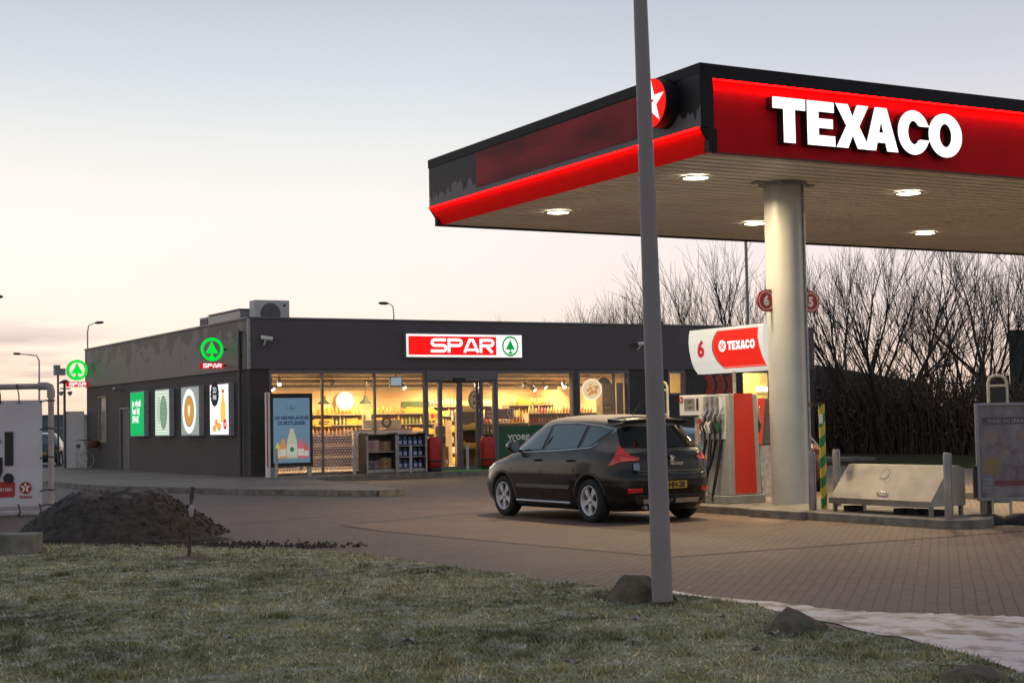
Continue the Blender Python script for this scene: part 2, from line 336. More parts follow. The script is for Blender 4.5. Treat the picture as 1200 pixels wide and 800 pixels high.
# sidewalk with kerb
sw = [(11.2,66),(11.15,49.7),(11.2,44),(11.35,42.3),(12.2,39),(13.3,35.8),(14.45,33.4),(15.0,32.6),(15.4,32.5),(15.75,33.0),(16.1,34.6),(16.35,36.5),(16.5,38.6),(16.8,40.6),(17.3,42.2),(18.3,43.1),(20.0,43.3),(40,43.4),(40,46),(31,45.3),(16.62,45.3),(16.62,66)]
struct('sidewalk', MB().prism(sw, Matrix.Translation((0,0,-.002)), .128), m_walk)
kb = MB()
for i in range(17):
    a, b = Vector(sw[i]), Vector(sw[i+1]); n = max(1, round((b-a).length/1.0))
    d = (b-a).normalized(); nn = Vector((-d.y, d.x))
    for k in range(n):
        p = a+(b-a)*(k/n)+d*.006; q = a+(b-a)*((k+1)/n)-d*.006
        kb.prism([tuple(p+nn*-.10), tuple(q+nn*-.10), tuple(q+nn*.02), tuple(p+nn*.02)][::1], Matrix.Translation((0,0,.0)), .134)
struct('kerb', kb, m_concrete)
# frozen puddle at the edge of the lawn
m_ice = mat('ice', (.50,.50,.53), .4, col2=(.085,.07,.065), scale=2.1, bump=.6, bscale=16, vscale=(1.6,1.1,1))
for n_ in m_ice.node_tree.nodes:
    if n_.bl_idname == 'ShaderNodeMapRange': n_.inputs[1].default_value = .47; n_.inputs[2].default_value = .60
    if n_.bl_idname == 'ShaderNodeTexNoise': n_.inputs['Detail'].default_value = 9; n_.inputs['Roughness'].default_value = .66
icep = [(8.35,12.6),(8.5,11.2),(8.62,10.4),(8.66,9.85),(8.8,9.6),(9.05,9.3),(9.2,9.05),(9.4,8.75),(9.55,8.5),(9.9,7.8),(10.2,7),(10.2,5.5),(7.2,5.5),(7.3,6.6),(7.65,7.4),(7.9,8.4),(8.1,9.4),(8.25,10.3),(8.2,11.5)]
ip = []
for i in range(len(icep)):
    a, b = Vector(icep[i]), Vector(icep[(i+1) % len(icep)])
    for k in range(6):
        p = a.lerp(b, k/6); n = (noise1(i*6+k*1.0, 3)-.5)*.10; ip.append((p.x+n, p.y+n*.5))
struct('ice_patch', flat(ip, .007), m_ice)
# light chips, gum and leaves are in the paving material

# lawn ------------------------------------------------------------
lawn = [(-30,24.5),(3.0,24.2),(4.76,23.4),(5.94,21.85),(6.9,20.4),(7.5,19.6),(7.9,18.4),(8.0,16.56),(8.06,14.98),(8.1,13.55),(8.2,12.6),(8.35,11.8),(8.28,10.56),(8.0,9.36),(7.8,8.2),(7.6,7.36),(7.3,6.6),(7.1,5.5),(7.0,-5),(-30,-5)]
lp = []
for i in range(len(lawn)):
    a, b = Vector(lawn[i]), Vector(lawn[(i+1) % len(lawn)])
    n = max(1, int((b-a).length/.25)) if 0 < i < 17 else 1
    for k in range(n):
        p = a.lerp(b, k/n); q = ((fbm(p.x*1.7, p.y*1.7, 5)-.47)*.34+(fbm(p.x*7, p.y*7, 15)-.47)*.14) if 0 < i < 17 else 0; lp.append((p.x+q, p.y+q*.4))
def lawn_mat(blades=False):
    m = bpy.data.materials.new('frosted_grass' if blades else 'lawn_soil'); t, b = nt(m); N = t.nodes; L = t.links
    tc = N.new('ShaderNodeTexCoord')
    n1 = N.new('ShaderNodeTexNoise'); n1.inputs['Scale'].default_value = .55; n1.inputs['Detail'].default_value = 8; n1.inputs['Roughness'].default_value = .68; L.new(tc.outputs['Object'], n1.inputs['Vector'])
    n2 = N.new('ShaderNodeTexNoise'); n2.inputs['Scale'].default_value = 4.5; n2.inputs['Detail'].default_value = 6; L.new(tc.outputs['Object'], n2.inputs['Vector'])
    cr = N.new('ShaderNodeValToRGB'); cr.color_ramp.elements[0].position = .36; cr.color_ramp.elements[1].position = .66
    cr.color_ramp.elements[0].color = (.056,.060,.024,1) ; cr.color_ramp.elements[1].color = (.31,.285,.17,1)
    q = cr.color_ramp.elements.new(.5); q.color = (.155,.158,.075,1)
    L.new(n1.outputs['Fac'], cr.inputs[0])
    fr_ = N.new('ShaderNodeMapRange'); fr_.inputs[1].default_value = .46; fr_.inputs[2].default_value = .70; fr_.inputs[4].default_value = .85; L.new(n2.outputs['Fac'], fr_.inputs[0])
    mx = N.new('ShaderNodeMix'); mx.data_type = 'RGBA'; mx.inputs[7].default_value = (.33,.34,.27,1); L.new(fr_.outputs[0], mx.inputs[0]); L.new(cr.outputs[0], mx.inputs[6])
    last = mx.outputs[2]
    if blades:
        at = N.new('ShaderNodeAttribute'); at.attribute_name = 'tint'
        m2 = N.new('ShaderNodeMix'); m2.data_type = 'RGBA'; m2.blend_type = 'MULTIPLY'; m2.inputs[0].default_value = 1; L.new(last, m2.inputs[6]); L.new(at.outputs['Color'], m2.inputs[7]); last = m2.outputs[2]
    L.new(last, b.inputs['Base Color']); b.inputs['Roughness'].default_value = .8
    if not blades:
        bp = N.new('ShaderNodeBump'); bp.inputs['Strength'].default_value = 1; bp.inputs['Distance'].default_value = .03; n3 = N.new('ShaderNodeTexNoise'); n3.inputs['Scale'].default_value = 25; L.new(tc.outputs['Object'], n3.inputs['Vector']); L.new(n3.outputs['Fac'], bp.inputs['Height']); L.new(bp.outputs[0], b.inputs['Normal'])
    return m
struct('lawn', flat(lp, .010), lawn_mat())
def inside(px, py, poly):
    c = np.zeros(len(px), bool); j = len(poly)-1
    for i in range(len(poly)):
        xi, yi = poly[i]; xj, yj = poly[j]
        c ^= ((yi > py) != (yj > py)) & (px < (xj-xi)*(py-yi)/(yj-yi+1e-12)+xi); j = i
    return c
def in_view(x, y, m=.35):
    d = x*math.sin(YAW)+y*math.cos(YAW); s = x*math.cos(YAW)-y*math.sin(YAW); return (np.abs(s) < d*.335+m) & (d > 5.6)
def grass():
    nb = 430000
    # density falls with distance
    dd = 5.8*np.exp(rng.random(nb)*math.log(28/5.8)); ss = (rng.random(nb)*2-1)*(dd*.34+.3)
    x = dd*math.sin(YAW)+ss*math.cos(YAW); y = dd*math.cos(YAW)-ss*math.sin(YAW)
    nc = 260; ci = rng.integers(0, nb, nc); per = 90
    cxs = np.repeat(x[ci], per)+rng.normal(0, .035, nc*per); cys = np.repeat(y[ci], per)+rng.normal(0, .035, nc*per); big = np.concatenate([np.zeros(nb, bool), np.ones(nc*per, bool)])
    x = np.concatenate([x, cxs]); y = np.concatenate([y, cys]); dd = x*math.sin(YAW)+y*math.cos(YAW)
    bare = np.array([fbm(a*2.1, b*2.1, 44, 3) for a, b in zip(x, y)]); k = inside(x, y, lp) & ((bare > .30) | (rng.random(len(x)) < .35)); x, y, dd, big = x[k], y[k], dd[k], big[k]; n = len(x)
    a = rng.random(n)*2*PI; h = (.010+.026*rng.random(n)**2.2); cl = np.array([fbm(x[i]*1.5, y[i]*1.5, 2, 3) for i in range(n)]); h *= .5+1.2*cl
    tuft = rng.random(n) < .012; h[tuft] *= 2.0; h[big] = .025+.04*rng.random(int(big.sum()))
    wd = (.0024+.0022*rng.random(n))*(.6+dd/14); lean = (rng.random(n)**.7)*.055; b2 = rng.random(n)*2*PI
    V = np.zeros((n,3,3)); V[:,0,0] = x-np.cos(a)*wd; V[:,0,1] = y-np.sin(a)*wd; V[:,1,0] = x+np.cos(a)*wd; V[:,1,1] = y+np.sin(a)*wd; V[:,:2,2] = .009
    V[:,2,0] = x+np.cos(b2)*lean; V[:,2,1] = y+np.sin(b2)*lean; V[:,2,2] = .01+h
    me = bpy.data.meshes.new('grass'); me.vertices.add(n*3); me.vertices.foreach_set('co', V.ravel()); me.loops.add(n*3); me.loops.foreach_set('vertex_index', np.arange(n*3, dtype=np.int32))
    me.polygons.add(n); me.polygons.foreach_set('loop_start', np.arange(0, n*3, 3, dtype=np.int32)); me.update()
    at = me.color_attributes.new('tint', 'FLOAT_COLOR', 'POINT'); v = .75+1.3*rng.random(n); pale = rng.random(n) < .18
    c = np.stack([v, v, v*.95, np.ones(n)], 1); c[pale, :3] *= np.array([1.9,1.75,1.6]); dry = rng.random(n) < .2; c[dry, :3] *= np.array([1.25,1.0,.8])
    at.data.foreach_set('color', np.repeat(c, 3, 0).astype(np.float32).ravel())
    me.materials.append(lawn_mat(True)); o = bpy.data.objects.new('grass', me); COL.objects.link(o); o['kind'] = 'stuff'; o['label'] = 'short frosted grass blades covering the lawn in the foreground'
grass()
m_leaf = mat('frosted_leaf', (.34,.32,.31), .7, col2=(.16,.13,.10), scale=30)
lm = MB(); lv = []
for i in range(9):
    a = 2*PI*i/9; rr_ = .05*(1 if i % 2 else .62); lv.append((rr_*math.cos(a)*1.4, rr_*math.sin(a), .012+.014*(i % 3)))
lm.add(lv+[(0,0,.008)], [(i, (i+1) % 9, 9) for i in range(9)])
leaf0 = None
LF = [(8.12,11.2),(6.9,10.2),(6.2,9.2),(7.5,9.9),(6.75,11.9),(5.9,13.6),(6.4,15.4),(3.9,11.2),(4.6,14.0),(5.3,8.6),(6.6,8.35),(4.9,10.2),(7.35,12.9),(5.0,16.9),(7.6,11.5),(7.2,8.9)]
for i, (x, y) in enumerate(LF):
    if leaf0 is None: o = leaf0 = solo('fallen_leaf', lm, m_leaf, 'pale frosted fallen leaf lying in the grass', 'leaf', 'fallen leaves on the lawn')
    else: o = leaf0.copy(); COL.objects.link(o)
    o.location = (x, y, .022); o.rotation_euler = (random.uniform(-.3,.3), random.uniform(-.3,.3), random.random()*6); s = random.uniform(.7,1.3); o.scale = (s,s,s)

# boulders ----------------------------------------------------------
def boulder(loc, sc, seed, label, rz=0):
    rn = random.Random(seed); bm = bmesh.new()
    for _ in range(16):
        a = rn.uniform(0, 2*PI); z = rn.uniform(-.3, 1); r = math.sqrt(max(0, 1-z*z))*rn.uniform(.75, 1); bm.verts.new((r*math.cos(a), r*math.sin(a), z*rn.uniform(.8,1)))
    for a in range(8): bm.verts.new((math.cos(a*PI/4)*1.05, math.sin(a*PI/4)*1.05, -.2))
    h = bmesh.ops.convex_hull(bm, input=bm.verts); bmesh.ops.delete(bm, geom=[g for g in h['geom_interior'] if isinstance(g, bmesh.types.BMVert)], context='VERTS')
    bmesh.ops.bevel(bm, geom=bm.edges[:], offset=.035, segments=1, affect='EDGES'); bmesh.ops.triangulate(bm, faces=bm.faces[:])
    for _ in range(3):
        bmesh.ops.subdivide_edges(bm, edges=[e for e in bm.edges if e.calc_length() > .07], cuts=1); bmesh.ops.triangulate(bm, faces=bm.faces[:])
    for v in bm.verts:
        p = v.co; k = 1+.16*(fbm(p.x*3+7, p.y*3+p.z*2, seed)-.47)+.07*(fbm(p.x*11, p.y*11+p.z*9, seed+3)-.47)
        v.co = Vector((p.x*k*sc[0], p.y*k*sc[1], p.z*k*sc[2]))
    me = bpy.data.meshes.new('boulder'); bm.to_mesh(me); bm.free(); me.materials.append(m_stone)
    o = bpy.data.objects.new('boulder', me); COL.objects.link(o); o.location = loc; o.rotation_euler = (0,0,rz); o['label'] = label; o['category'] = 'boulder'; o['group'] = 'boulders along the edge of the lawn'
boulder((7.75,11.42,-.02), (.36,.25,.30), 3, 'low mossy boulder half hidden behind the foot of the grey lamp post', R(-30))
boulder((7.52,9.05,-.02), (.27,.22,.27), 9, 'dark angular boulder on the lawn corner beside the white ice patch', R(-25))
boulder((6.95,6.75,-.06), (.26,.22,.23), 14, 'brown boulder cut off by the bottom right corner of the view', R(-30))

# dirt mound --------------------------------------------------------
def mound():
    mb = MB(); n = 110; vs = []; cx, cy = 6.42, 23.75; hs = 2.9
    for j in range(n+1):
        for i in range(n+1):
            x = cx+(i/n-.5)*2*hs; y = cy+(j/n-.5)*2*hs
            s = ((x-cx)*math.cos(YAW)-(y-cy)*math.sin(YAW)); d = ((x-cx)*math.sin(YAW)+(y-cy)*math.cos(YAW))
            sr = s/(1.72 if s > 0 else 1.28); dr = d/1.75; r = math.sqrt(sr*sr+dr*dr)
            plat = max(0, min(1, (1.06-r)/.68)); z = .74*(plat**.9)
            z *= .82+.36*fbm(x*1.1, y*1.1, 4)
            if r < 1.3: z += (fbm(x*5, y*5, 8)-.47)*.10*min(1, (1.3-r)*3)+(fbm(x*14, y*14, 18)-.47)*.05*min(1, (1.3-r)*3)
            tail = math.exp(-((d+1.3)/.45)**2)*max(0, min(1, (2.7-abs(s))/.6)); z = max(z, tail*(.02+.13*max(0, fbm(x*4, y*4, 31)-.38)*2))
            vs.append((x, y, z-.03))
    mb.add(vs, [(j*(n+1)+i, j*(n+1)+i+1, (j+1)*(n+1)+i+1, (j+1)*(n+1)+i) for j in range(n) for i in range(n)], True)
    for k in range(2600):       # clods
        a = random.random()*2*PI; r = 1.85*math.sqrt(random.random()); s = r*math.cos(a); d = r*math.sin(a)*.95
        x = cx+s*math.cos(YAW)+d*math.sin(YAW); y = cy-s*math.sin(YAW)+d*math.cos(YAW)
        i = int((x-cx+hs)/(2*hs)*n); jj = int((y-cy+hs)/(2*hs)*n)
        z = vs[jj*(n+1)+i][2]; q = random.uniform(.008,.032)*(1.8 if random.random() < .06 else 1)
        c = [(x+q*random.uniform(.6,1.3)*dx, y+q*random.uniform(.6,1.3)*dy, z+q*random.uniform(.5,1.1)*dz) for dx,dy,dz in ((1,0,0),(0,1,0),(-1,0,0),(0,-1,0),(0,0,1.2),(0,0,-.6))]
        mb.add(c, [(0,1,4),(1,2,4),(2,3,4),(3,0,4),(1,0,5),(2,1,5),(3,2,5),(0,3,5)])
    for k in range(750):
        t_ = random.random(); x = 6.2+2.0*t_+random.gauss(0,.28); y = 21.9-2.9*t_+random.gauss(0,.20)+.35*noise1(t_*9,4)-.17; q = random.uniform(.008,.03)*(2 if random.random() < .05 else 1)
        c = [(x+q*random.uniform(.6,1.4)*dx, y+q*random.uniform(.6,1.4)*dy, .018+q*random.uniform(.4,1)*dz) for dx,dy,dz in ((1,0,0),(0,1,0),(-1,0,0),(0,-1,0),(0,0,1.1),(0,0,-.6))]
        mb.add(c, [(0,1,4),(1,2,4),(2,3,4),(3,0,4),(1,0,5),(2,1,5),(3,2,5),(0,3,5)])
    m = bpy.data.materials.new('heaped_soil'); t, b = nt(m); N = t.nodes; L = t.links
    tc = N.new('ShaderNodeTexCoord'); n1 = N.new('ShaderNodeTexNoise'); n1.inputs['Scale'].default_value = 9; n1.inputs['Detail'].default_value = 8; L.new(tc.outputs['Object'], n1.inputs['Vector'])
    cr = N.new('ShaderNodeValToRGB'); cr.color_ramp.elements[0].color = (.012,.010,.009,1); cr.color_ramp.elements[1].color = (.062,.047,.040,1); cr.color_ramp.elements[0].position = .3; cr.color_ramp.elements[1].position = .7; L.new(n1.outputs['Fac'], cr.inputs[0])
    ge = N.new('ShaderNodeNewGeometry'); sx = N.new('ShaderNodeSeparateXYZ'); L.new(ge.outputs['Position'], sx.inputs[0])
    n2 = N.new('ShaderNodeTexNoise'); n2.inputs['Scale'].default_value = 3; n2.inputs['Detail'].default_value = 6; L.new(tc.outputs['Object'], n2.inputs['Vector'])
    ad = N.new('ShaderNodeMath'); ad.operation = 'MULTIPLY_ADD'; ad.inputs[1].default_value = .5; L.new(n2.outputs['Fac'], ad.inputs[0]); L.new(sx.outputs[2], ad.inputs[2])
    mr = N.new('ShaderNodeMapRange'); mr.inputs[1].default_value = .86; mr.inputs[2].default_value = 1.0; mr.inputs[4].default_value = .5; L.new(ad.outputs[0], mr.inputs[0])
    mx = N.new('ShaderNodeMix'); mx.data_type = 'RGBA'; mx.inputs[7].default_value = (.26,.25,.26,1); L.new(mr.outputs[0], mx.inputs[0]); L.new(cr.outputs[0], mx.inputs[6]); L.new(mx.outputs[2], b.inputs['Base Color']); b.inputs['Roughness'].default_value = .95
    bp = N.new('ShaderNodeBump'); bp.inputs['Strength'].default_value = 1; bp.inputs['Distance'].default_value = .03; n3 = N.new('ShaderNodeTexNoise'); n3.inputs['Scale'].default_value = 30; n3.inputs['Detail'].default_value = 5; L.new(tc.outputs['Object'], n3.inputs['Vector']); L.new(n3.outputs['Fac'], bp.inputs['Height']); L.new(bp.outputs[0], b.inputs['Normal'])
    solo('dirt_mound', mb, m, 'dark heap of soil with frost on its top at the lawn edge', 'dirt mound')
mound()
# stake
st = thing('wooden_stake', 'thin leaning wooden stake with a white rag in front of the dirt heap', 'stake', (6.04,18.64,0))
part('post', MB().cyl((6.03,18.64,-.02), (6.06,18.62,.72), .024, 8, .02).cyl((6.06,18.62,.72), (6.075,18.61,.88), .028, 8), m_wood, st)
part('rag', MB().tube([(6.055,18.62,.52),(6.05,18.6,.60),(6.065,18.615,.66)], [.02,.036,.024], 7), mat('rag', (.4,.4,.42), .9), st)
part('soil_disc', MB().lathe([(.0,.03),(.16,.024),(.34,.0)], Matrix.Translation((6.04,18.64,.01)), 20), mat('bare_soil', (.10,.07,.05), .95), st)
cb = MB().box((-1.4,-.22,0), (0,.22,.27)); cb.xform(Matrix.Translation((4.75,20.95,0)) @ Matrix.Rotation(-YAW, 4, 'Z'))
solo('concrete_block', cb, m_concrete, 'low pale concrete block at the left edge of the lawn below the banner', 'concrete block', bevel=.02)

# ------------------------------------------------------------------ store building
BU, BV = 16.62, 45.33; GZ = .126
store = thing('store_building', 'low dark grey flat-roofed shop with lit windows, red and white sign and brick walls', 'building', (BU, BV, 0))
def brickwall_mat():
    m = brick_ground('dark_brickwork', (.062,.056,.054), (.082,.073,.070), (.036,.032,.031), 0, .22, .065, ms=.006)
    t = m.node_tree
    for n in t.nodes:
        if n.bl_idname == 'ShaderNodeMapping': mp = n
        if n.bl_idname == 'ShaderNodeTexCoord': tcn = n
    # brick rows run along the wall: use (u+v, z)
    s = t.nodes.new('ShaderNodeSeparateXYZ'); c = t.nodes.new('ShaderNodeCombineXYZ'); a = t.nodes.new('ShaderNodeMath')
    t.links.new(tcn.outputs['Object'], s.inputs[0]); t.links.new(s.outputs[0], a.inputs[0]); t.links.new(s.outputs[1], a.inputs[1]); t.links.new(a.outputs[0], c.inputs[0]); t.links.new(s.outputs[2], c.inputs[1]); t.links.new(c.outputs[0], mp.inputs[0])
    for n in list(t.nodes):
        if n.bl_idname == 'ShaderNodeTexVoronoi': n.inputs['Scale'].default_value = .001
        if n.bl_idname == 'ShaderNodeVectorMath' and n.operation == 'SCALE': n.inputs['Scale'].default_value = 0
    return m
m_brick = brickwall_mat()
HF, HT, UE, VE = 3.41, 4.95, 38.85, 64.6
wl = MB()
wl.box((BU,BV,0), (BU+.62,BV+.3,HF)); wl.box((30.52,BV,0), (32.18,BV+.3,HF)); wl.box((32.93,BV,0), (35.45,BV+.3,HF)); wl.box((36.9,BV,0), (UE,BV+.3,HF))
wl.box((32.18,BV,0), (32.93,BV+.3,2.5)); wl.box((35.45,BV,0), (36.9,BV+.3,2.2))
for a, b, z0, z1 in ((45.63,58.35,0,HF),(59.65,61.55,0,HF),(62.75,VE,0,HF),(58.35,59.65,2.45,HF),(61.55,62.75,0,1.15),(61.55,62.75,3.0,HF)): wl.box((BU,a,z0), (BU+.3,b,z1))
wl.box((BU+.3,VE-.3,0), (UE,VE,HF)); wl.box((UE-.3,BV+.3,0), (UE,VE-.3,HF))
part('brick_wall', wl, m_brick, store)
# fascia: two faces; side colour has frost, drips and painted-in tree reflections
def stain_reflection_mat(name, base, stain_reflection, horiz_scale, z0, z1, amt=.5, rough=.35, thr=.5):
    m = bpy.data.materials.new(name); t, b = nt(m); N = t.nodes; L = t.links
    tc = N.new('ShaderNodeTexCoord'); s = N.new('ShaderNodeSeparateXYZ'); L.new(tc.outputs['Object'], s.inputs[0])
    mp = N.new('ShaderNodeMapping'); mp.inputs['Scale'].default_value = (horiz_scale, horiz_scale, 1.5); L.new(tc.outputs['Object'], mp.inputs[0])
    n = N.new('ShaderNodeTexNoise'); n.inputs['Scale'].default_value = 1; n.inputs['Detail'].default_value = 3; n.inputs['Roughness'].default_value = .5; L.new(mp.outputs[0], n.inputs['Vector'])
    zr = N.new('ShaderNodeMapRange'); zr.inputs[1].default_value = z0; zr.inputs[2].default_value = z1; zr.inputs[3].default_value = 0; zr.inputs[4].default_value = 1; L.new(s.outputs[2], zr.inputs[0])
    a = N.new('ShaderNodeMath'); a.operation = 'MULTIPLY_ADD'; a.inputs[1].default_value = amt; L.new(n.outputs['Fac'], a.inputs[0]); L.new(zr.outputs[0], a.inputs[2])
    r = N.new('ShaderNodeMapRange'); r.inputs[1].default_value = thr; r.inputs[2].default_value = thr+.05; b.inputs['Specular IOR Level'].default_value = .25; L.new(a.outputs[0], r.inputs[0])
    mx = N.new('ShaderNodeMix'); mx.data_type = 'RGBA'; mx.inputs[6].default_value = (*base,1); mx.inputs[7].default_value = (*stain_reflection,1); L.new(r.outputs[0], mx.inputs[0]); L.new(mx.outputs[2], b.inputs['Base Color'])
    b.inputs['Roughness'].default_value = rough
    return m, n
m_side, _n = stain_reflection_mat('frost_reflection_fascia', (.20,.175,.165), (.105,.092,.092), 1.1, 3.3, 5.0, 2.2, .5, 1.78)
fz = MB().box((BU-.06,BV-.06,HF), (UE+.02,BV+.22,HT))
part('front_fascia', fz, m_anth, store)
sf = MB(); p0 = BV+.22
while p0 < VE-.1:
    p1 = min(p0+2.1, VE+.04); sf.box((BU-.06,p0+.006,HF), (BU+.22,p1-.006,HT)); p0 = p1
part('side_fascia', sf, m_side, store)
part('roof_edge', MB().box((BU-.10,BV-.10,HT+.002), (UE+.06,BV+.3,HT+.05)).box((BU-.10,BV+.3,HT+.002), (BU+.3,VE+.08,HT+.05)), m_frame, store)
part('corner_trim', MB().box((BU-.075,BV-.075,HF-.003), (BU-.0,BV-.0,HT+.001)), m_galv, store)
part('roof', MB().box((BU+.25,BV+.25,HF+.6), (UE-.05,VE-.05,HT-.25)), m_darkgrey, store)
part('soffit_strip', MB().box((BU+.001,BV+.001,HF-.06), (UE,BV+.28,HF-.002)), m_frame, store)
# shop interior shell
m_plank = mat('timber_boards', (.62,.42,.22), .6, col2=(.50,.32,.15), scale=1, vscale=(.6,1,14))
m_ceil = mat('dark_ceiling', (.06,.05,.045), .8)
VB = 52.6
part('interior_floor', MB().box((BU+.31,BV+.31,GZ-.02), (31.0,VB,GZ)), mat('shop_floor_tiles', (.35,.3,.24), .3), store)
part('back_wall', MB().box((BU+.31,VB,GZ), (UE-.31,VB+.1,2.95)), m_plank, store)
part('bulkhead', MB().box((BU+.31,VB-.02,2.96), (UE-.31,VB+.1,3.9)), mat('brown_bulkhead', (.20,.13,.075), .8), store)
part('interior_ceiling', MB().box((BU+.31,BV+.31,3.9), (UE-.31,VB+.1,3.95)), m_ceil, store)
part('side_partition', MB().box((31.0,BV+.31,GZ), (31.1,VB-.03,3.89)), m_plank, store); part('side_partition', MB().box((BU+.301,BV+.31,GZ), (BU+.36,VB-.03,3.89)), m_plank, store)
part('wall_band', MB().box((25.2,VB-.03,1.9), (27.3,VB-.002,2.5)).box((BU+1,VB-.03,1.82), (25.15,VB-.002,2.02)), mat('green_band', (.06,.12,.03), .6), store)
pp = MB()
for (v, z, r_) in ((46.6,3.33,.05),(47.4,3.22,.03),(48.6,3.30,.11),(50.2,3.12,.05),(51.3,3.2,.08)): pp.tube([(BU+.4,v,z),(30.9,v,z)], r_, 8)
for u in (18.2,20.1,22.0,24.6,26.8,28.9): pp.tube([(u,45.8,3.42),(u+.5,52.4,3.36)], .045, 8)
pp.box((BU+.5,47.9,2.90), (30.8,48.02,3.0)); pp.box((BU+.5,50.6,2.86), (30.8,50.75,2.98))
part('ceiling_pipes', pp, mat('beige_pipe', (.42,.33,.2), .5), store)
# side room behind the right-hand windows
part('annex_wall', MB().box((31.4,47.4,GZ), (38.5,47.5,3.85)), mat('yellow_wall', (.70,.58,.24), .7, col2=(.62,.46,.2), scale=3), store)
# window frames and panes
def window(u0, u1, z0, z1, mull=(), label=None, sill=True):
    f = MB(); v0 = BV-.02; v1 = BV+.1; w = .07
    f.box((u0,v0,z0), (u0+w,v1,z1)); f.box((u1-w,v0,z0), (u1,v1,z1)); f.box((u0+w,v0,z0), (u1-w,v1,z0+w)); f.box((u0+w,v0,z1-w), (u1-w,v1,z1))
    for u in mull: f.box((u-.03,v0+.01,z0+w), (u+.03,v1-.01,z1-w))
    o = part('window', f, m_frame, store)
    part('pane', MB().box((u0+w,BV+.05,z0+w), (u1-w,BV+.06,z1-w)), m_glass, o)
    return o
window(BU+.62,22.6,GZ,HF-.06,(19.0,20.8)); window(25.2,28.25,GZ,HF-.06,()); window(28.42,30.52,GZ,HF-.06,(29.9,))
window(32.18,32.93,2.5,HF-.06); window(35.45,36.9,2.2,HF-.06)
part('pillar', MB().box((28.25,BV-.04,0), (28.42,BV+.3,HF-.06)), m_darkgrey, store)
# entrance
part('door_header', MB().box((22.6,BV-.08,3.06), (25.2,BV+.25,HF-.061)), m_frame, store)
part('door_sensor', MB().box((23.55,BV-.16,3.0), (23.98,BV-.081,3.12)), m_blackpl, store)
for u0, u1 in ((22.6,23.16),(24.62,25.2)):
    f = MB().box((u0,BV,GZ), (u0+.09,BV+.12,3.055)).box((u1-.09,BV,GZ), (u1,BV+.12,3.055)).box((u0+.09,BV,GZ), (u1-.09,BV+.12,GZ+.09)).box((u0+.09,BV,2.97), (u1-.09,BV+.12,3.055))
    o = part('side_light', f, m_frame, store); part('pane', MB().box((u0+.09,BV+.05,GZ+.09), (u1-.09,BV+.06,2.97)), m_glass, o)
for u0, u1 in ((23.17,23.9),(23.91,24.61)):
    f = MB().box((u0,BV+.13,GZ), (u0+.1,BV+.18,3.05)).box((u1-.1,BV+.13,GZ), (u1,BV+.18,3.05)).box((u0+.1,BV+.13,GZ), (u1-.1,BV+.18,GZ+.11)).box((u0+.1,BV+.13,2.95), (u1-.1,BV+.18,3.05))
    o = part('sliding_door', f, m_frame, store); part('pane', MB().box((u0+.1,BV+.15,GZ+.11), (u1-.1,BV+.16,2.95)), m_glass, o)
# perforated film low on the left window
m_film = bpy.data.materials.new('perforated_film'); t, b = nt(m_film); N = t.nodes; L = t.links
tcn = N.new('ShaderNodeTexCoord'); s_ = N.new('ShaderNodeSeparateXYZ'); c_ = N.new('ShaderNodeCombineXYZ'); L.new(tcn.outputs['Object'], s_.inputs[0]); L.new(s_.outputs[0], c_.inputs[0]); L.new(s_.outputs[2], c_.inputs[1])
br = N.new('ShaderNodeTexBrick'); L.new(c_.outputs[0], br.inputs['Vector']); br.inputs['Scale'].default_value = 1; br.inputs['Brick Width'].default_value = .095; br.inputs['Row Height'].default_value = .08; br.inputs['Mortar Size'].default_value = .015; br.inputs['Mortar Smooth'].default_value = .1
tr = N.new('ShaderNodeBsdfTransparent'); mxs = N.new('ShaderNodeMixShader'); tl_ = N.new('ShaderNodeBsdfTranslucent'); tl_.inputs[0].default_value = (.8,.74,.78,1); mm = N.new('ShaderNodeMixShader'); mm.inputs[0].default_value = .28; L.new(b.outputs[0], mm.inputs[1]); L.new(tl_.outputs[0], mm.inputs[2]); L.new(br.outputs['Fac'], mxs.inputs[0]); L.new(tr.outputs[0], mxs.inputs[2]); L.new(mm.outputs[0], mxs.inputs[1]); L.new(mxs.outputs[0], N['Material Output'].inputs[0])
b.inputs['Base Color'].default_value = (.80,.76,.86,1)
part('window_film', MB().box((BU+.70,BV+.035,GZ+.08), (22.52,BV+.039,1.47)), m_film, store)
# promotional green panel on the right window
part('window_panel', MB().box((25.28,BV-.012,GZ+.1), (28.18,BV+.04,1.52)), mat('dark_green_panel', (.012,.10,.05), .5, var=.04), store)
tm = text('vroeg of', FRONT(25.62,BV-.016,1.06), .36, .008, 1, 'LEFT'); tm2 = text('laat', FRONT(25.62,BV-.016,.66), .36, .008, 1, 'LEFT'); tm.add(tm2.v, tm2.f)
part('panel_lettering', tm, m_white, store)
# dark and beige fittings seen through the third window
part('inner_panel', MB().box((30.20,45.62,GZ), (30.46,45.66,2.95)), m_darkgrey, store)
# orange and red-swirl graphic beside the right windows
part('wall_graphic', MB().box((33.95,BV-.03,2.35), (35.1,BV-.001,3.33)), mat('graphic_black', (.03,.035,.03), .4), store)
gr = MB()
for k in range(3):
    cx = 33.80+k*.47
    for q in range(5):
        stroke(gr, arc(cx-.25+q*.03, 2.84, .36+q*.035, 52, -52, 12), .034 if q != 4 else .05, fr((0,BV-.034-.001*q,0)))
part('graphic_swirls', gr, mat('graphic_red', (.75,.07,.04), .4), store)
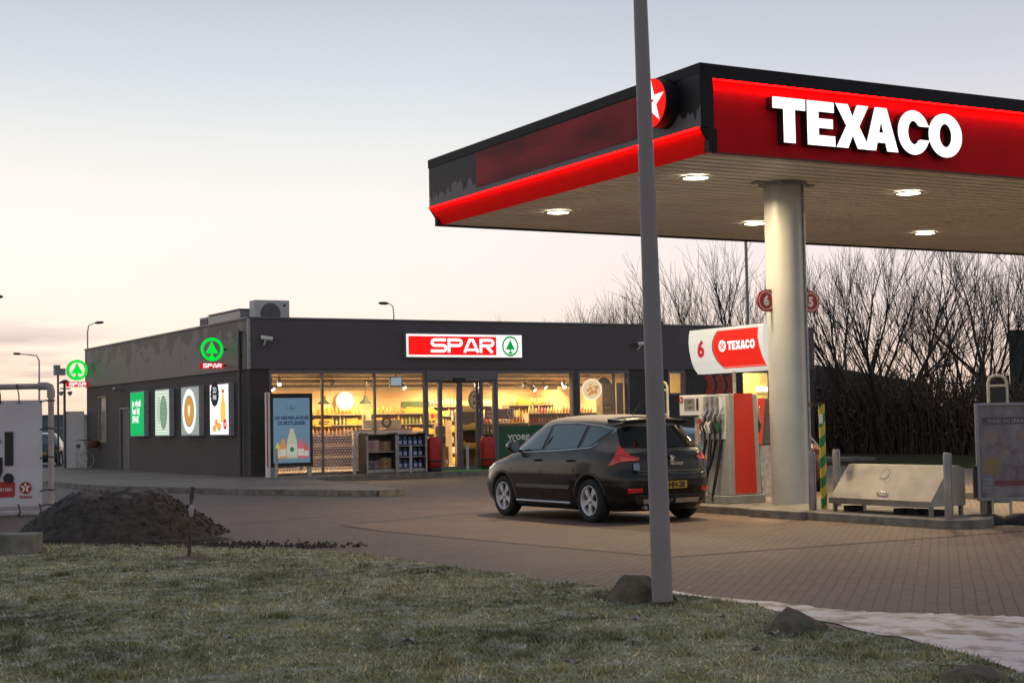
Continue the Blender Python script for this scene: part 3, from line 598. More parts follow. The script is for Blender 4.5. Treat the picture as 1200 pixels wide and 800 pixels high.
# side door and side window
part('side_door', MB().box((BU+.05,58.40,GZ), (BU+.10,59.60,2.42)), m_darkgrey, store)
part('side_door_frame', MB().box((BU-.015,59.60,GZ), (BU+.11,59.66,2.48)).box((BU-.015,58.34,GZ), (BU+.11,58.40,2.48)).box((BU-.015,58.40,2.42), (BU+.11,59.60,2.48)), m_frame, store)
part('door_handle', MB().tube([(BU+.05,58.52,1.18),(BU-.01,58.52,1.18),(BU-.01,58.66,1.18)], .016, 6), m_galv, store)
o = part('window', MB().box((BU-.02,61.55,1.15), (BU+.12,61.63,3.0)).box((BU-.02,62.67,1.15), (BU+.12,62.75,3.0)).box((BU-.02,61.63,1.15), (BU+.12,62.67,1.22)).box((BU-.02,61.63,2.93), (BU+.12,62.67,3.0)), mat('timber_frame', (.30,.22,.13), .6), store)
part('pane', MB().box((BU+.04,61.63,1.22), (BU+.05,62.67,2.93)), mat('frosted_pane', (.28,.33,.31), .15, col2=(.12,.15,.15), scale=2), o)
part('downpipe', MB().tube([(BU-.11,45.92,GZ),(BU-.11,45.92,4.42)], .055, 10).box((BU-.17,45.84,4.30), (BU-.06,46.0,4.6)), m_darkgrey, store)
# roof plant
ac = thing('air_conditioner', 'grey boxed air conditioning unit with a round fan on the shop roof', 'air conditioner', (17.75,46.6,HT-.25))
part('casing', MB().box((17.18,46.35,4.74), (18.34,46.85,5.62)), mat('ac_casing', (.55,.53,.53), .5, var=.06), ac, bevel=.02)
part('fan_grille', MB().prism(ring(.0001,.33,32)[:1], FRONT(17.70,46.348,5.2), .012), mat('fan_dark', (.10,.10,.11), .5), ac)
g_ = MB()
for k in range(4): g_.prism(ring(.06+.075*k,.07+.075*k,24), FRONT(17.70,46.335,5.2), .008)
part('guard', g_, m_galv, ac); part('label_plate', MB().box((18.13,46.340,5.42), (18.2,46.349,5.5)), m_blackpl, ac)
hv = thing('ventilation_unit', 'long low grey ventilation box on the shop roof near its corner', 'ventilation unit', (17.6,49,HT-.25))
part('casing', MB().box((17.0,47.2,4.7), (18.4,51.2,5.36)), m_galv, hv, bevel=.015); part('intake', MB().box((16.985,50.35,4.8), (16.999,51.1,5.3)), m_blackpl, hv); part('lid', MB().box((16.95,47.15,5.362), (18.45,50.2,5.4)), m_frame, hv)

# main sign --------------------------------------------------------
sg = thing('shop_sign', 'long lit red and white sign with green tree logo above the shop entrance', 'sign', (21.81,BV-.06,3.77))
part('sign_case', MB().box((21.81,BV-.20,3.77), (26.13,BV-.062,4.56)), m_galv, sg)
part('sign_face', MB().prism(rrect(0,0,4.26,.73,.01), FRONT(21.84,BV-.2025,3.80), .008), glow((1,.98,.95), 1.25), sg)
part('red_field', MB().box((21.90,BV-.2145,3.86), (25.13,BV-.211,4.47)), glow((1,.012,.012), .95), sg)
sw_ = MB(); spar_word(sw_, FRONT(22.70,BV-.2165,3.945) @ Matrix.Diagonal((1.06,1,1,1)), .455)
part('lettering', sw_, glow((1,1,1), 1.5), sg)
tr_ = MB().prism(ring(.255,.315), FRONT(25.66,BV-.2165,4.165) @ Matrix.Diagonal((1,1.08,1,1)), .003); tr_.prism(tree_shape(.30), FRONT(25.66,BV-.218,4.165), .003)
part('tree_logo', tr_, glow((.0,.36,.06), .9), sg)
def round_sign(u, v, z, r, label, arm):
    o = thing('round_sign', label, 'sign', (u, v, z), 0, 'round green tree signs on the side wall')
    M = FRONT(u, v-.06, z)
    part('housing', MB().prism(ring(r*.80,r*.99), T(M,0,0,-.12), .117), m_darkgrey, o)
    part('ring_face', MB().prism(ring(r*.74,r), M, .012), glow((.0,.80,.05), 1.0), o)
    part('tree_face', MB().prism(tree_shape(r*.9), M, .012), glow((.0,.85,.05), 1.0), o)
    part('tree_side', MB().prism(tree_shape(r*.88), T(M,0,0,-.1), .098), m_galv, o)
    part('name_plate', MB().box((u-r*1.02,v-.06,z-r*1.62), (u+r*1.02,v+.05,z-r*1.14)), glow((.75,.01,.01), .7), o)
    q = MB(); spar_word(q, FRONT(u-r*.80,v-.063,z-r*1.55), r*.34); part('lettering', q, glow((1,1,1), 1.2), o)
    part('bracket', MB().tube([(u+r*.9,v,z),(arm,v,z)], .03, 8).tube([(u+r*.9,v,z-r*1.38),(arm,v,z-r*1.38)], .03, 8), m_darkgrey, o)
round_sign(16.08,47.3,4.10,.37,'lit round green tree sign on the side wall near the downpipe',BU-.07)
round_sign(16.12,64.2,4.12,.42,'lit round green tree sign at the far end of the shop side wall',BU-.07)

# lit poster boxes on the side wall
def lightbox(v0, v1, z0, z1, label, face, deco, dep=.38):
    o = thing('poster_box', label, 'light box', (BU-.2,(v0+v1)/2,z0), 0, 'lit poster boxes on the side wall')
    part('box_case', MB().box((BU-.17,v1,z0), (BU-.001,v0,z1)), mat('box_grey', (.50,.50,.54), .5), o)
    part('poster', MB().box((BU-.176,v1+.04,z0+.04), (BU-.1705,v0-.04,z1-.04)), face, o)
    for n, mb, m in deco(SIDE(BU-.1775, v0-.04, z0+.04), v0-v1-.08, z1-z0-.08): part(n, mb, m, o)
def d1(M, w, h):
    q = MB()
    for s, yy in (('je vindt',.68),('het bij',.50),('SPAR',.30)): a = text(s, T(M, w*.14, h*yy), .33, .016, 1.12, 'LEFT'); q.add(a.v, a.f)
    return [('poster_text', q, glow((1,1,1), .95))]
def d2(M, w, h):
    q = MB()
    for k in range(15): q.prism([(0.01,h*(k+.1)/15),(w-.01,h*(k+.1)/15),(w-.01,h*(k+.38)/15),(0.01,h*(k+.38)/15)], M, 0)
    lf = MB().prism([(w*.62+w*.26*math.cos(a), h*.5+h*.38*math.sin(a)) for a in [2*PI*i/30 for i in range(30)]], T(M,0,0,.003), 0)
    v = MB(); stroke(v, [(w*.62,h*.14),(w*.60,h*.5),(w*.63,h*.84)], .03, T(M,0,0,.0045))
    for k in range(5): stroke(v, [(w*.61,h*(.25+.12*k)),(w*.80,h*(.33+.12*k))], .018, T(M,0,0,.005)); stroke(v, [(w*.61,h*(.25+.12*k)),(w*.43,h*(.33+.12*k))], .018, T(M,0,0,.0055))
    s2 = MB().prism([(w*.1+w*.13*math.cos(a)*1.2, h*.55+h*.3*math.sin(a)) for a in [2*PI*i/20 for i in range(20)]], T(M,w*.18,0,.002), 0)
    return [('stripes', q, glow((.85,.95,.85), 1.0)), ('leaf', lf, glow((.23,.36,.23), .8)), ('leaf_veins', v, glow((.42,.55,.40), .8)), ('pale_leaf', s2, glow((.55,.68,.52), .85))]
def d3(M, w, h):
    C_ = T(M, w*.46, h*.5, 0); ell = lambda r, n=40: [(r*w*math.cos(2*PI*i/n), r*w*1.0*1.02*math.sin(2*PI*i/n)) for i in range(n)]
    return [('cup', MB().prism(ell(.40), C_, 0), glow((.98,.98,.96), 1.05)), ('cup_rim', MB().prism(ell(.285), T(C_,0,0,.002), 0), glow((.30,.24,.2), .7)), ('coffee', MB().prism(ell(.26), T(C_,0,0,.004), 0), glow((.70,.34,.07), .9)),
            ('foam', MB().prism([(.0,-.24),(.13,-.05),(.15,.12),(.05,.2),(0,.15),(-.05,.2),(-.15,.12),(-.13,-.05)], T(C_,0,.02,.006), 0), glow((.98,.80,.50), 1.0))]
def d4(M, w, h):
    C_ = T(M, w*.27, h*.82, .002); q = [(.25*w*(1 if i % 2 else .88)*math.cos(2*PI*i/36), .25*w*(1 if i % 2 else .88)*math.sin(2*PI*i/36)) for i in range(36)]
    tx = text('ZO', T(C_,0,.04,.002), .24, .01); a = text('FRIS', T(C_,0,-.17,.002), .19, .01); tx.add(a.v, a.f)
    b = T(M, w*.72, h*.56, 0) @ Matrix.Diagonal((1.5,1,1,1))
    bot = [(-.13,-.5),(.13,-.5),(.17,-.3),(.15,.05),(.06,.28),(.06,.42),(-.06,.42),(-.06,.28),(-.15,.05),(-.17,-.3)]
    cr = []
    for k, (x, y, r) in enumerate(((.2,.12,.17),(.42,.15,.19),(.30,.24,.16))): cr.append(MB().prism(circ(r, 16, x*w*1.2, y*h, ry=r*.7), T(M,0,0,.002+k*.002), 0))
    cm = MB(); [cm.add(c.v, c.f) for c in cr]
    return [('badge', MB().prism(q, C_, 0), glow((.02,.03,.03), .5)), ('badge_text', tx, glow((.8,.8,.8), .8)), ('bottle_print', MB().prism([(x, y) for x, y in bot], T(b,0,0,.001), 0), glow((1,.60,.12), 1.0)), ('cap_print', MB().prism([(-.08,.43),(.08,.43),(.08,.53),(-.08,.53)], T(b,0,0,.001), 0), glow((.6,.12,.04), .8)),
            ('croissant_print', cm, glow((.95,.40,.08), .95)), ('glass_outline', MB().prism(ring(.32,.345), T(M,w*.42,h*.45,.0005) @ Matrix.Diagonal((1,1.5,1,1)), 0), glow((.95,.55,.1), .9)), ('price_badge', MB().prism(circ(.17, 24), T(M,w*.83,h*.20,.006), 0), glow((.85,.03,.04), .9)),
            ('price_text', text('1,95', T(M,w*.83,h*.17,.0085), .15, .006), glow((.9,.9,.9), .9))]
lightbox(57.66,55.90,1.39,3.04,'lit green poster box with three lines of white words on the side wall',glow((.0,.52,.13),.95),d1)
lightbox(54.55,52.87,1.39,3.04,'lit pale poster box with a green leaf and white stripes on the side wall',glow((.62,.76,.62),.85),d2)
lightbox(51.56,49.66,1.39,3.04,'lit grey poster box showing a coffee cup from above on the side wall',glow((.36,.40,.37),.85),d3)
lightbox(48.58,46.77,1.39,3.04,'lit white poster box with a juice bottle and pastries nearest the front corner',glow((1,1,.98),1.25),d4)

# cameras ----------------------------------------------------------
def camera_box(p, d, label, s=1):
    p = Vector(p); d = Vector(d).normalized(); o = thing('security_camera', label, 'security camera', p, 0, 'security cameras on the shop')
    part('body', MB().tube([p-d*.16*s, p+d*.17*s], .06*s, 12), m_white, o); part('lens', MB().tube([p+d*.172*s, p+d*.19*s], .045*s, 12), m_blackpl, o)
    part('bracket', MB().tube([p-d*.04+Vector((0,0,-.05)), p+Vector((-.05,.02,-.16)), p+Vector((-.05,.12,-.2))], .025*s, 8), m_white, o)
camera_box((17.10,BV-.20,4.34), (.9,-.35,-.15), 'white security camera on the fascia close to the front left corner', 1.1)
camera_box((30.9,BV-.20,4.30), (-.9,-.35,-.1), 'white security camera on the fascia right of the tree logo sign', 1.1)
fl = thing('security_light', 'small grey lamp high on the side wall above the side door', 'wall lamp', (BU-.12,59.5,3.2))
part('head', MB().lathe([(.0,.10),(.08,.08),(.11,0),(.0,-.02)], fr((BU-.22,59.5,3.2), (0,-1,0)), 16), m_galv, fl); part('arm', MB().tube([(BU-.2,59.5,3.2),(BU,59.5,3.2)], .03, 8), m_galv, fl)

# ------------------------------------------------------------------ shop goods and fittings
m_shelfw = mat('shelf_metal', (.40,.34,.26), .5)
def shelf(u0, u1, v, z0, z1, n, label, d=.45, back=True):
    o = thing('shelf_unit', label, 'shelf', ((u0+u1)/2, v, z0), 0, 'shelf units in the shop')
    if back: part('back_panel', MB().box((u0,v+d,z0), (u1,v+d+.03,z1)), mat('shelf_back', (.22,.12,.06), .7), o)
    for k in range(n): part('shelf_board', MB().box((u0+.02,v,z0+(z1-z0-.05)*k/max(1,n-1)+.02), (u1-.02,v+d-.001,z0+(z1-z0-.05)*k/max(1,n-1)+.045)), m_shelfw, o)
    for u in (u0, u1-.03): part('side_panel', MB().box((u,v,z0), (u+.03,v+d,z1)), m_shelfw, o)
    return [z0+(z1-z0-.05)*k/max(1,n-1)+.047 for k in range(n)]
bott = MB().lathe([(0,0),(.04,0),(.042,.14),(.03,.18),(.014,.21),(.014,.25),(0,.25)], n=10)
boxm = MB().box((-.07,-.06,0), (.07,.06,.2))
PAL = [(.75,.38,.05),(.80,.55,.08),(.65,.10,.05),(.75,.7,.6),(.30,.42,.08),(.75,.30,.25),(.55,.6,.62),(.8,.72,.3)]
goods = {}
CN = ['orange','yellow','red','white','green','pink','pale blue','cream']
cnt = {'goods_bottle':0, 'goods_box':0}
def put(kind, ci, x, y, z, s=1, where='on the shop shelves'):
    k = (kind, ci, where)
    if cnt[kind] > 297: return
    cnt[kind] += 1
    if k not in goods:
        o = goods[k] = solo(kind, bott if kind == 'goods_bottle' else boxm, mat('goods_'+CN[ci].replace(' ','_'), PAL[ci], .5), f'{CN[ci]} {"bottle" if kind == "goods_bottle" else "packet"} standing {where}', 'bottle' if kind == 'goods_bottle' else 'packet', f'{CN[ci]} {"bottles" if kind == "goods_bottle" else "packets"} {where}')
    else: o = goods[k].copy(); COL.objects.link(o)
    o.location = (x, y, z); o.scale = (s*random.uniform(.9,1.15), 1, s*random.uniform(.8,1.2))
def fill(u0, u1, v, zs, step, pal, kinds, where, mx=1):
    for z in zs:
        u = u0+.1; c = random.choice(pal); k = random.choice(kinds); n = 0
        while u < u1-.08:
            if n <= 0: c = random.choice(pal); k = random.choice(kinds); n = random.randint(3,6)
            put(k, c, u, v, z, mx, where); u += step*mx; n -= 1
zs = shelf(20.9,23.2,51.6,GZ,2.05,6,'shelf unit with orange and yellow goods at the left of the shop'); fill(20.9,23.2,51.72,zs[3:],.15,[0,1,7,0],['goods_box','goods_bottle'],'on the left shelf unit')
zs = shelf(23.4,26.0,51.4,GZ,2.05,6,'shelf unit with mixed yellow goods at the back left of the entrance'); fill(23.4,26.0,51.5,zs[2:],.15,[0,1,4,3,7],['goods_box','goods_bottle'],'on the back shelf left of the entrance')
zs = shelf(26.4,28.9,50.9,GZ,1.75,5,'shelf unit seen through the sliding doors'); fill(26.4,28.9,51.0,zs,.16,[3,7,5,1,6],['goods_box','goods_bottle'],'on the shelf behind the sliding doors')
zs = shelf(29.0,31.0,51.2,GZ,2.3,6,'tall timber shelf unit with pale goods behind the green window panel'); fill(29.0,31.0,51.3,zs[3:],.14,[3,7,1],['goods_bottle','goods_box'],'on the tall pale shelf')
zs = shelf(28.0,30.9,48.0,GZ,1.95,6,'low shelf unit with bottles just inside the right window'); fill(28.0,30.9,48.1,zs[3:],.13,[7,2,0,5],['goods_bottle'],'on the low shelf inside the right window')
zs = shelf(25.5,27.7,47.5,GZ,1.62,5,'low shelf unit with bottles behind the green window panel'); fill(25.5,27.7,47.6,zs[2:],.13,[2,0,3],['goods_bottle'],'on the low shelf behind the green panel')
zs = shelf(24.75,25.5,47.0,GZ,2.05,4,'narrow shelf unit with yellow goods right of the sliding doors'); fill(24.75,25.5,47.1,zs[1:],.14,[1,1,7],['goods_box'],'on the narrow shelf right of the doors')
zs = shelf(26.0,28.95,51.9,GZ,2.3,7,'long shelf unit of pale goods against the timber wall right of the entrance'); fill(26.0,28.95,52.0,zs[4:],.13,[3,7,1,5],['goods_bottle','goods_box'],'on the long shelf against the timber wall')
zs = shelf(18.6,20.7,51.6,GZ,2.05,6,'shelf unit with red and white goods farthest left in the shop'); fill(18.6,20.7,51.7,zs[4:],.15,[2,3,0,7],['goods_box','goods_bottle'],'on the shelf unit farthest left')
for i, (u, v, z, wd, hh, c, nm) in enumerate(((24.0,48.9,.95,.55,.42,(.75,.55,.05),'yellow promotion board standing behind the left sliding door'),(25.9,51.2,1.78,.5,.3,(.8,.55,.06),'yellow promotion board on the shelf right of the sliding doors'),(21.6,51.45,1.62,.6,.26,(.85,.5,.05),'orange promotion board on the left shelf unit'),(28.2,50.8,1.8,.8,.24,(.7,.68,.6),'white price board above the shelves behind the green window panel'))):
    o = thing('promotion_board', nm, 'sign', (u,v,z), 0, 'promotion boards in the shop'); part('board', MB().box((u-wd/2,v,z), (u+wd/2,v+.02,z+hh)), mat('promo', c, .5), o); part('print', MB().prism(circ(hh*.3,18), FRONT(u-wd*.22,v-.004,z+hh*.5), .003).box((u,v-.004,z+hh*.55), (u+wd*.4,v-.001,z+hh*.75)).box((u,v-.004,z+hh*.25), (u+wd*.3,v-.001,z+hh*.42)), m_red if i % 2 else m_darkgrey, o)
for i, (u, v, nm) in enumerate(((23.45,47.6,'stack of cardboard cartons just inside the left sliding door, left one'),(23.9,47.9,'cardboard carton just inside the sliding doors, middle one'),(24.3,47.4,'cardboard carton just inside the sliding doors, right one'))):
    o = thing('cardboard_carton', nm, 'carton', (u,v,GZ), 0, 'cartons inside the entrance'); h_ = .45+.14*i; part('box', MB().box((u-.17,v,GZ), (u+.17,v+.3,GZ+h_)), mat('cardboard', (.40,.25,.12), .7), o); part('tape', MB().box((u-.03,v-.002,GZ+.01), (u+.03,v-.0005,GZ+h_-.01)), m_shelfw, o); part('label', MB().box((u+.05,v-.003,GZ+.15), (u+.14,v-.001,GZ+.27)), m_white, o)
ct = thing('shop_counter', 'white shop counter with a round picture behind the perforated window', 'counter', (22.2,47.4,GZ))
part('front', MB().box((20.9,47.3,GZ), (23.0,47.4,1.45)), m_white, ct); part('top', MB().box((20.85,47.25,1.452), (23.05,48.0,1.5)), m_shelfw, ct)
part('header_board', MB().box((21.35,47.5,1.52), (22.75,47.55,1.80)), m_white, ct); part('round_print', MB().prism(ring(.10,.19,28), FRONT(22.2,47.495,1.72), .004), mat('print_dark', (.15,.12,.1), .5), ct)
wall_disc = thing('round_wall_sign', 'bright white round sign on the timber wall between two hanging lamps', 'sign', (22.85,VB-.1,2.53))
part('disc', MB().prism(circ(.35,40), FRONT(22.85,VB-.12,2.53), .08), glow((1,.93,.76), 1.15), wall_disc); part('rim', MB().prism(ring(.35,.38,40), FRONT(22.85,VB-.12,2.53), .09), mat('orange_rim', (.5,.25,.08), .5), wall_disc)
pd0 = None
for u, lb in ((20.75,'dark hanging lamp shade left of the bright round wall sign'), (22.30,'dark hanging lamp shade right of the bright round wall sign')):
    o = thing('pendant_lamp', lb, 'lamp', (u,49.4,2.38), 0, 'hanging lamps over the counter')
    part('lamp_shade', MB().lathe([(.03,.28),(.06,.26),(.08,.14),(.22,.02),(.235,0),(.21,0),(.06,.12)], Matrix.Translation((u,49.4,2.38)), 24), mat('shade_green', (.06,.07,.05), .5), o)
    part('cord', MB().cyl((u,49.4,2.66), (u,49.4,3.3), .01, 6), m_blackpl, o); part('bulb', MB().lathe([(0,-.02),(.04,0),(.04,.05),(0,.07)], Matrix.Translation((u,49.4,2.40)), 10), glow((1,.85,.6), 4), o)
sp_l = [(17.62,47.0,3.0,'leftmost'),(17.98,47.0,2.86,'second'),(18.22,47.0,3.02,'third'),(20.2,47.4,2.98,'fourth'),(21.5,47.4,2.98,'fifth'),(22.9,47.6,2.9,'sixth'),(25.6,47.4,2.9,'seventh'),(26.2,47.4,2.95,'eighth'),(27.6,47.6,2.9,'ninth'),(28.0,47.6,2.8,'tenth'),(29.2,47.5,2.9,'eleventh'),(29.6,49.5,2.95,'twelfth'),(30.3,48.8,2.9,'rightmost')]
for i, (u, v, z, wd) in enumerate(sp_l):
    o = thing('track_spotlight', f'{wd} small track spotlight from the left under the shop ceiling', 'spotlight', (u,v,z), 0, 'track spotlights in the shop')
    d = Vector((.25 if i % 2 else -.2,-.55,-.55)).normalized() if i not in (3,4,8) else Vector((.1,.6,-.5)).normalized(); p = Vector((u,v,z))
    part('can', MB().tube([p-d*.16,p+d*.06], .075, 12), m_darkgrey if i % 2 else m_galv, o); part('lens', MB().tube([p+d*.062,p+d*.066], .066, 12), glow((1,.86,.6), 9), o); part('stem', MB().cyl(p-d*.1, (u,v,z+.36), .015, 6), m_darkgrey, o)
tv = thing('ceiling_screen', 'small bluish screen hanging from the ceiling left of the entrance', 'screen', (22.1,46.7,3.0))
part('housing', MB().box((21.98,46.7,2.88), (22.42,46.78,3.22)), m_blackpl, tv); part('display', MB().box((22.01,46.694,2.92), (22.39,46.699,3.19)), glow((.35,.5,.6), .7), tv); part('mount', MB().cyl((22.2,46.74,3.22), (22.2,46.74,3.6), .02, 6), m_blackpl, tv)
rs = thing('hanging_round_sign', 'white round sign with dark marks hanging right of the sliding doors', 'sign', (25.0,46.5,2.4))
part('disc', MB().prism(circ(.24,32, ry=.34), FRONT(25.0,46.5,2.42), .03), m_white, rs); part('ring_print', MB().prism([circ(.20,32,ry=.29), list(reversed(circ(.17,32,ry=.26)))], FRONT(25.0,46.465,2.42), .003), m_darkgrey, rs)
part('mark', MB().prism([(-.06,-.16),(.06,-.16),(.06,.02),(0,-.06),(-.06,.02)], FRONT(25.0,46.463,2.42), .002).prism([(-.06,.07),(.06,.07),(.06,.17),(-.06,.17)], FRONT(25.0,46.463,2.42), .002), m_darkgrey, rs)
ps = thing('purple_shelf_sign', 'purple sign with a white ring above the low bottle shelf', 'sign', (26.2,47.3,1.7))
part('board', MB().box((25.85,47.3,1.76), (27.0,47.33,2.12)), mat('purple_board', (.25,.13,.25), .5), ps); part('print_lines', text('makkelijk', FRONT(25.92,47.297,1.99), .12, .003, 1, 'LEFT').add(*(lambda a: (a.v, a.f))(text('klaar', FRONT(25.92,47.297,1.85), .12, .003, 1, 'LEFT'))), m_white, ps)
part('ring_print', MB().prism(ring(.15,.18,28), FRONT(26.9,47.28,1.97), .006), m_white, ps); part('cutlery_print', MB().prism([(-.06,-.1),(-.03,-.1),(-.03,.1),(-.06,.1)], FRONT(26.9,47.28,1.97), .006).prism([(.03,-.1),(.06,-.1),(.06,.1),(.03,.1)], FRONT(26.9,47.28,1.97), .006), m_white, ps)
pz = thing('round_food_picture', 'large round lit picture of food hanging in the third window', 'picture', (29.55,46.2,2.6))
Mz = fr((29.55,46.2,2.74), (.62,-.78,0)); part('disc', MB().prism(circ(.36,36), Mz, .04), glow((1,.74,.42), .85), pz); part('rim', MB().prism(ring(.33,.37,36), T(Mz,0,0,.042), .006), glow((1,.95,.85), 1.1), pz)
q_ = MB()
for k in range(9): a = k*2.4; q_.prism(circ(.035+.02*(k % 3), 10, .07*math.sqrt(k)*math.cos(a), .07*math.sqrt(k)*math.sin(a)), T(Mz,0,0,.042+k*.001), 0)
part('food_print', q_, glow((.85,.35,.10), .7), pz)
cs = thing('display_cabinet', 'beige upright cabinet with a dark domed top and green label in the third window', 'cabinet', (29.75,46.2,GZ))
part('body', MB().box((29.96,46.2,GZ), (30.40,46.6,2.95)), mat('beige_board', (.50,.38,.22), .5), cs); part('dome_top', MB().lathe([(.24,0),(.22,.1),(.12,.19),(0,.22)], Matrix.Translation((30.18,46.4,2.95)), 20), m_darkgrey, cs); part('green_label', MB().box((29.98,46.19,1.98), (30.38,46.199,2.2)), mat('olive', (.2,.24,.05), .5), cs); part('label_print', text('= 8', FRONT(30.18,46.187,2.03), .17, .008), m_white, cs)
tl = thing('tube_light', 'bright fluorescent tube in the yellow room right of the petrol pump', 'lamp', (36.2,47.2,2.5)); part('tube', MB().box((37.75,47.28,2.66), (39.0,47.39,2.80)), glow((1,.93,.66), 5), tl)
part('batten', MB().box((37.7,47.3,2.802), (39.05,47.395,2.86)), m_white, tl)
def area(name, loc, sx, sy, pw, col=(1,.72,.40), rot=(0,0,0), spread=PI):
    l = bpy.data.lights.new(name, 'AREA'); l.spread = spread; l.shape = 'RECTANGLE'; l.size = sx; l.size_y = sy; l.energy = pw; l.color = col; o = bpy.data.objects.new(name, l); COL.objects.link(o); o.location = loc; o.rotation_euler = rot
for u in (18.6,22.3,25.9,29.2): area('shop_light', (u,48.2,3.2), 2.2, .5, 320); area('shop_light', (u+.6,51.3,3.15), .7, .4, 340, (1,.70,.36))
area('annex_light', (37.0,46.5,3.7), 1.6, .3, 170, (1,.82,.42)); area('annex_light', (33.0,46.5,3.6), .8, .3, 60, (1,.66,.35))

# ------------------------------------------------------------------ outside the shop
pst = thing('poster_display', 'tall black framed lit display of juice bottles in front of the shop window', 'poster display', (17.5,44.2,GZ))
PM = FRONT(16.74, 44.1, GZ) @ Matrix.Diagonal((.94,1,1,1))
def lb(n, x0, y0, x1, y1, z0, z1, m, par=pst, bev=0): return part(n, MB().prism([(x0,y0),(x1,y0),(x1,y1),(x0,y1)], T(PM,0,0,z0), z1-z0), m, par, bevel=bev)
lb('frame', .06,.30,1.50,2.50,-.14,.0,m_blackpl); lb('side_post', -.06,0,.055,2.53,-.14,0,m_white); lb('red_edge', -.065,.3,-.02,2.5,.001,.006,m_red)
lb('poster', .16,.42,1.40,2.36,.002,.006,glow((.20,.34,.46),.50))
lb('leg', .10,0,.22,.298,-.12,-.02,m_galv); lb('leg', 1.34,0,1.46,.298,-.12,-.02,m_galv)
tq = MB()
for s_, y_, z_ in (('DE NEDERLANDSE',1.72,.14),('DORSTLESSER',1.56,.15)): a_ = text(s_, T(PM,.78,y_,.0075), z_, .006); tq.add(a_.v, a_.f)
tq.prism(ring(.14,.15), T(PM,.78,2.06,.0075) @ Matrix.Diagonal((1,.6,1,1)), 0); a_ = text('fris', T(PM,.78,2.03,.008), .1, .003); tq.add(a_.v, a_.f)
part('poster_text', tq, glow((.03,.06,.16), .5), pst)
bp_ = [(-.17,0),(.17,0),(.185,.25),(.17,.50),(.10,.72),(.07,.78),(.07,.88),(-.07,.88),(-.07,.78),(-.10,.72),(-.17,.50),(-.185,.25)]
for k, (x, s, c) in enumerate(((.30,.52,(.75,.65,.12)),(.48,.66,(.85,.33,.12)),(1.26,.52,(.72,.14,.12)),(1.08,.66,(.78,.16,.22)),(.78,1.0,(.62,.62,.42)))):
    Mb = T(PM, x, .56, .008+.002*k); part('bottle_print', MB().prism([(a*s, b*s) for a, b in bp_], Mb, 0), glow(c, .55), pst)
    part('label_print', MB().prism([(-.16*s,.1*s),(.16*s,.1*s),(.16*s,.42*s),(-.16*s,.42*s)], T(Mb,0,0,.0008), 0).prism(circ(.09*s,16,0,.26*s), T(Mb,0,0,.0012), 0), glow((.75,.75,.65), .5), pst)
part('label_dot', MB().prism(circ(.075,16,0,.26), T(PM,.78,.56,.0185), 0), glow((.03,.30,.12), .5), pst)
bol = MB().tube([(0,0,0),(0,0,.84),(0,0,.865)], [.048,.048,.03], 14)
for i, (x, y, l) in enumerate(((16.90,43.9,'grey steel post standing in front of the juice poster display'),(19.42,43.9,'grey steel post in front of the perforated window left of the outdoor shelves'),(21.33,43.9,'grey steel post in front of the blue bottle shelves'),(23.33,43.9,'grey steel post in front of the sliding doors'))):
    solo('bollard', bol, m_galv, l, 'bollard', 'steel posts along the shop front', loc=(x,y,GZ))
# outdoor shelves
m_shside = mat('shelf_side_grey', (.055,.06,.06), .55)
m_blue = mat('blue_canister', (.035,.06,.22), .4); m_lab = mat('canister_label', (.42,.48,.6), .5)
for u0, u1, n, l in ((20.08,21.12,2,'grey outdoor shelf holding bags of firewood and briquettes'), (21.13,22.17,3,'grey outdoor shelf full of blue fluid canisters beside the red bin')):
    o = thing('outdoor_shelf', l, 'shelf', ((u0+u1)/2,44.8,GZ), 0, 'outdoor shelves by the entrance')
    for u in (u0, u1-.05): part('side_panel', MB().prism(rrect(0,0,.62,1.26,.10), fr((u,44.45,GZ), (0,1,0)), .05), m_shside, o)
    for u in (u0, u1-.05): part('edge_trim', MB().box((u-.004,44.435,GZ), (u+.054,44.449,GZ+1.17)), m_galv, o)
    part('back', MB().box((u0+.05,45.05,GZ+.02), (u1-.05,45.07,GZ+1.2)), m_darkgrey, o); part('top', MB().box((u0+.05,44.55,GZ+1.22), (u1-.05,45.05,GZ+1.25)), m_galv, o); part('base', MB().box((u0+.05,44.5,GZ+.02), (u1-.05,45.05,GZ+.12)), m_galv, o)
    for k in range(1, n): part('shelf_board', MB().box((u0+.051,44.5,GZ+.12+k*1.05/n), (u1-.051,45.04,GZ+.145+k*1.05/n)), m_galv, o)
cn0 = thing('fluid_canister', 'blue fluid canister with a pale label on the outdoor shelf', 'canister', (0,0,0), 0, 'blue fluid canisters on the outdoor shelf')
part('body', MB().box((-.075,-.06,0), (.075,.06,.20)).box((-.03,-.03,.2), (.05,.03,.235)), m_blue, cn0, bevel=.012); part('label_panel', MB().box((-.05,-.064,.04), (.05,-.0605,.15)), m_lab, cn0); part('cap', MB().cyl((.01,0,.236), (.01,0,.26), .018, 8), m_white, cn0)
first = True
for k in range(3):
    for i in range(5):
        p = (21.31+i*.175, 44.66, GZ+.123+k*.35+(.023 if k else 0))
        if first: cn0.location = p; first = False
        else: dup(cn0, p, random.uniform(-.1,.1))
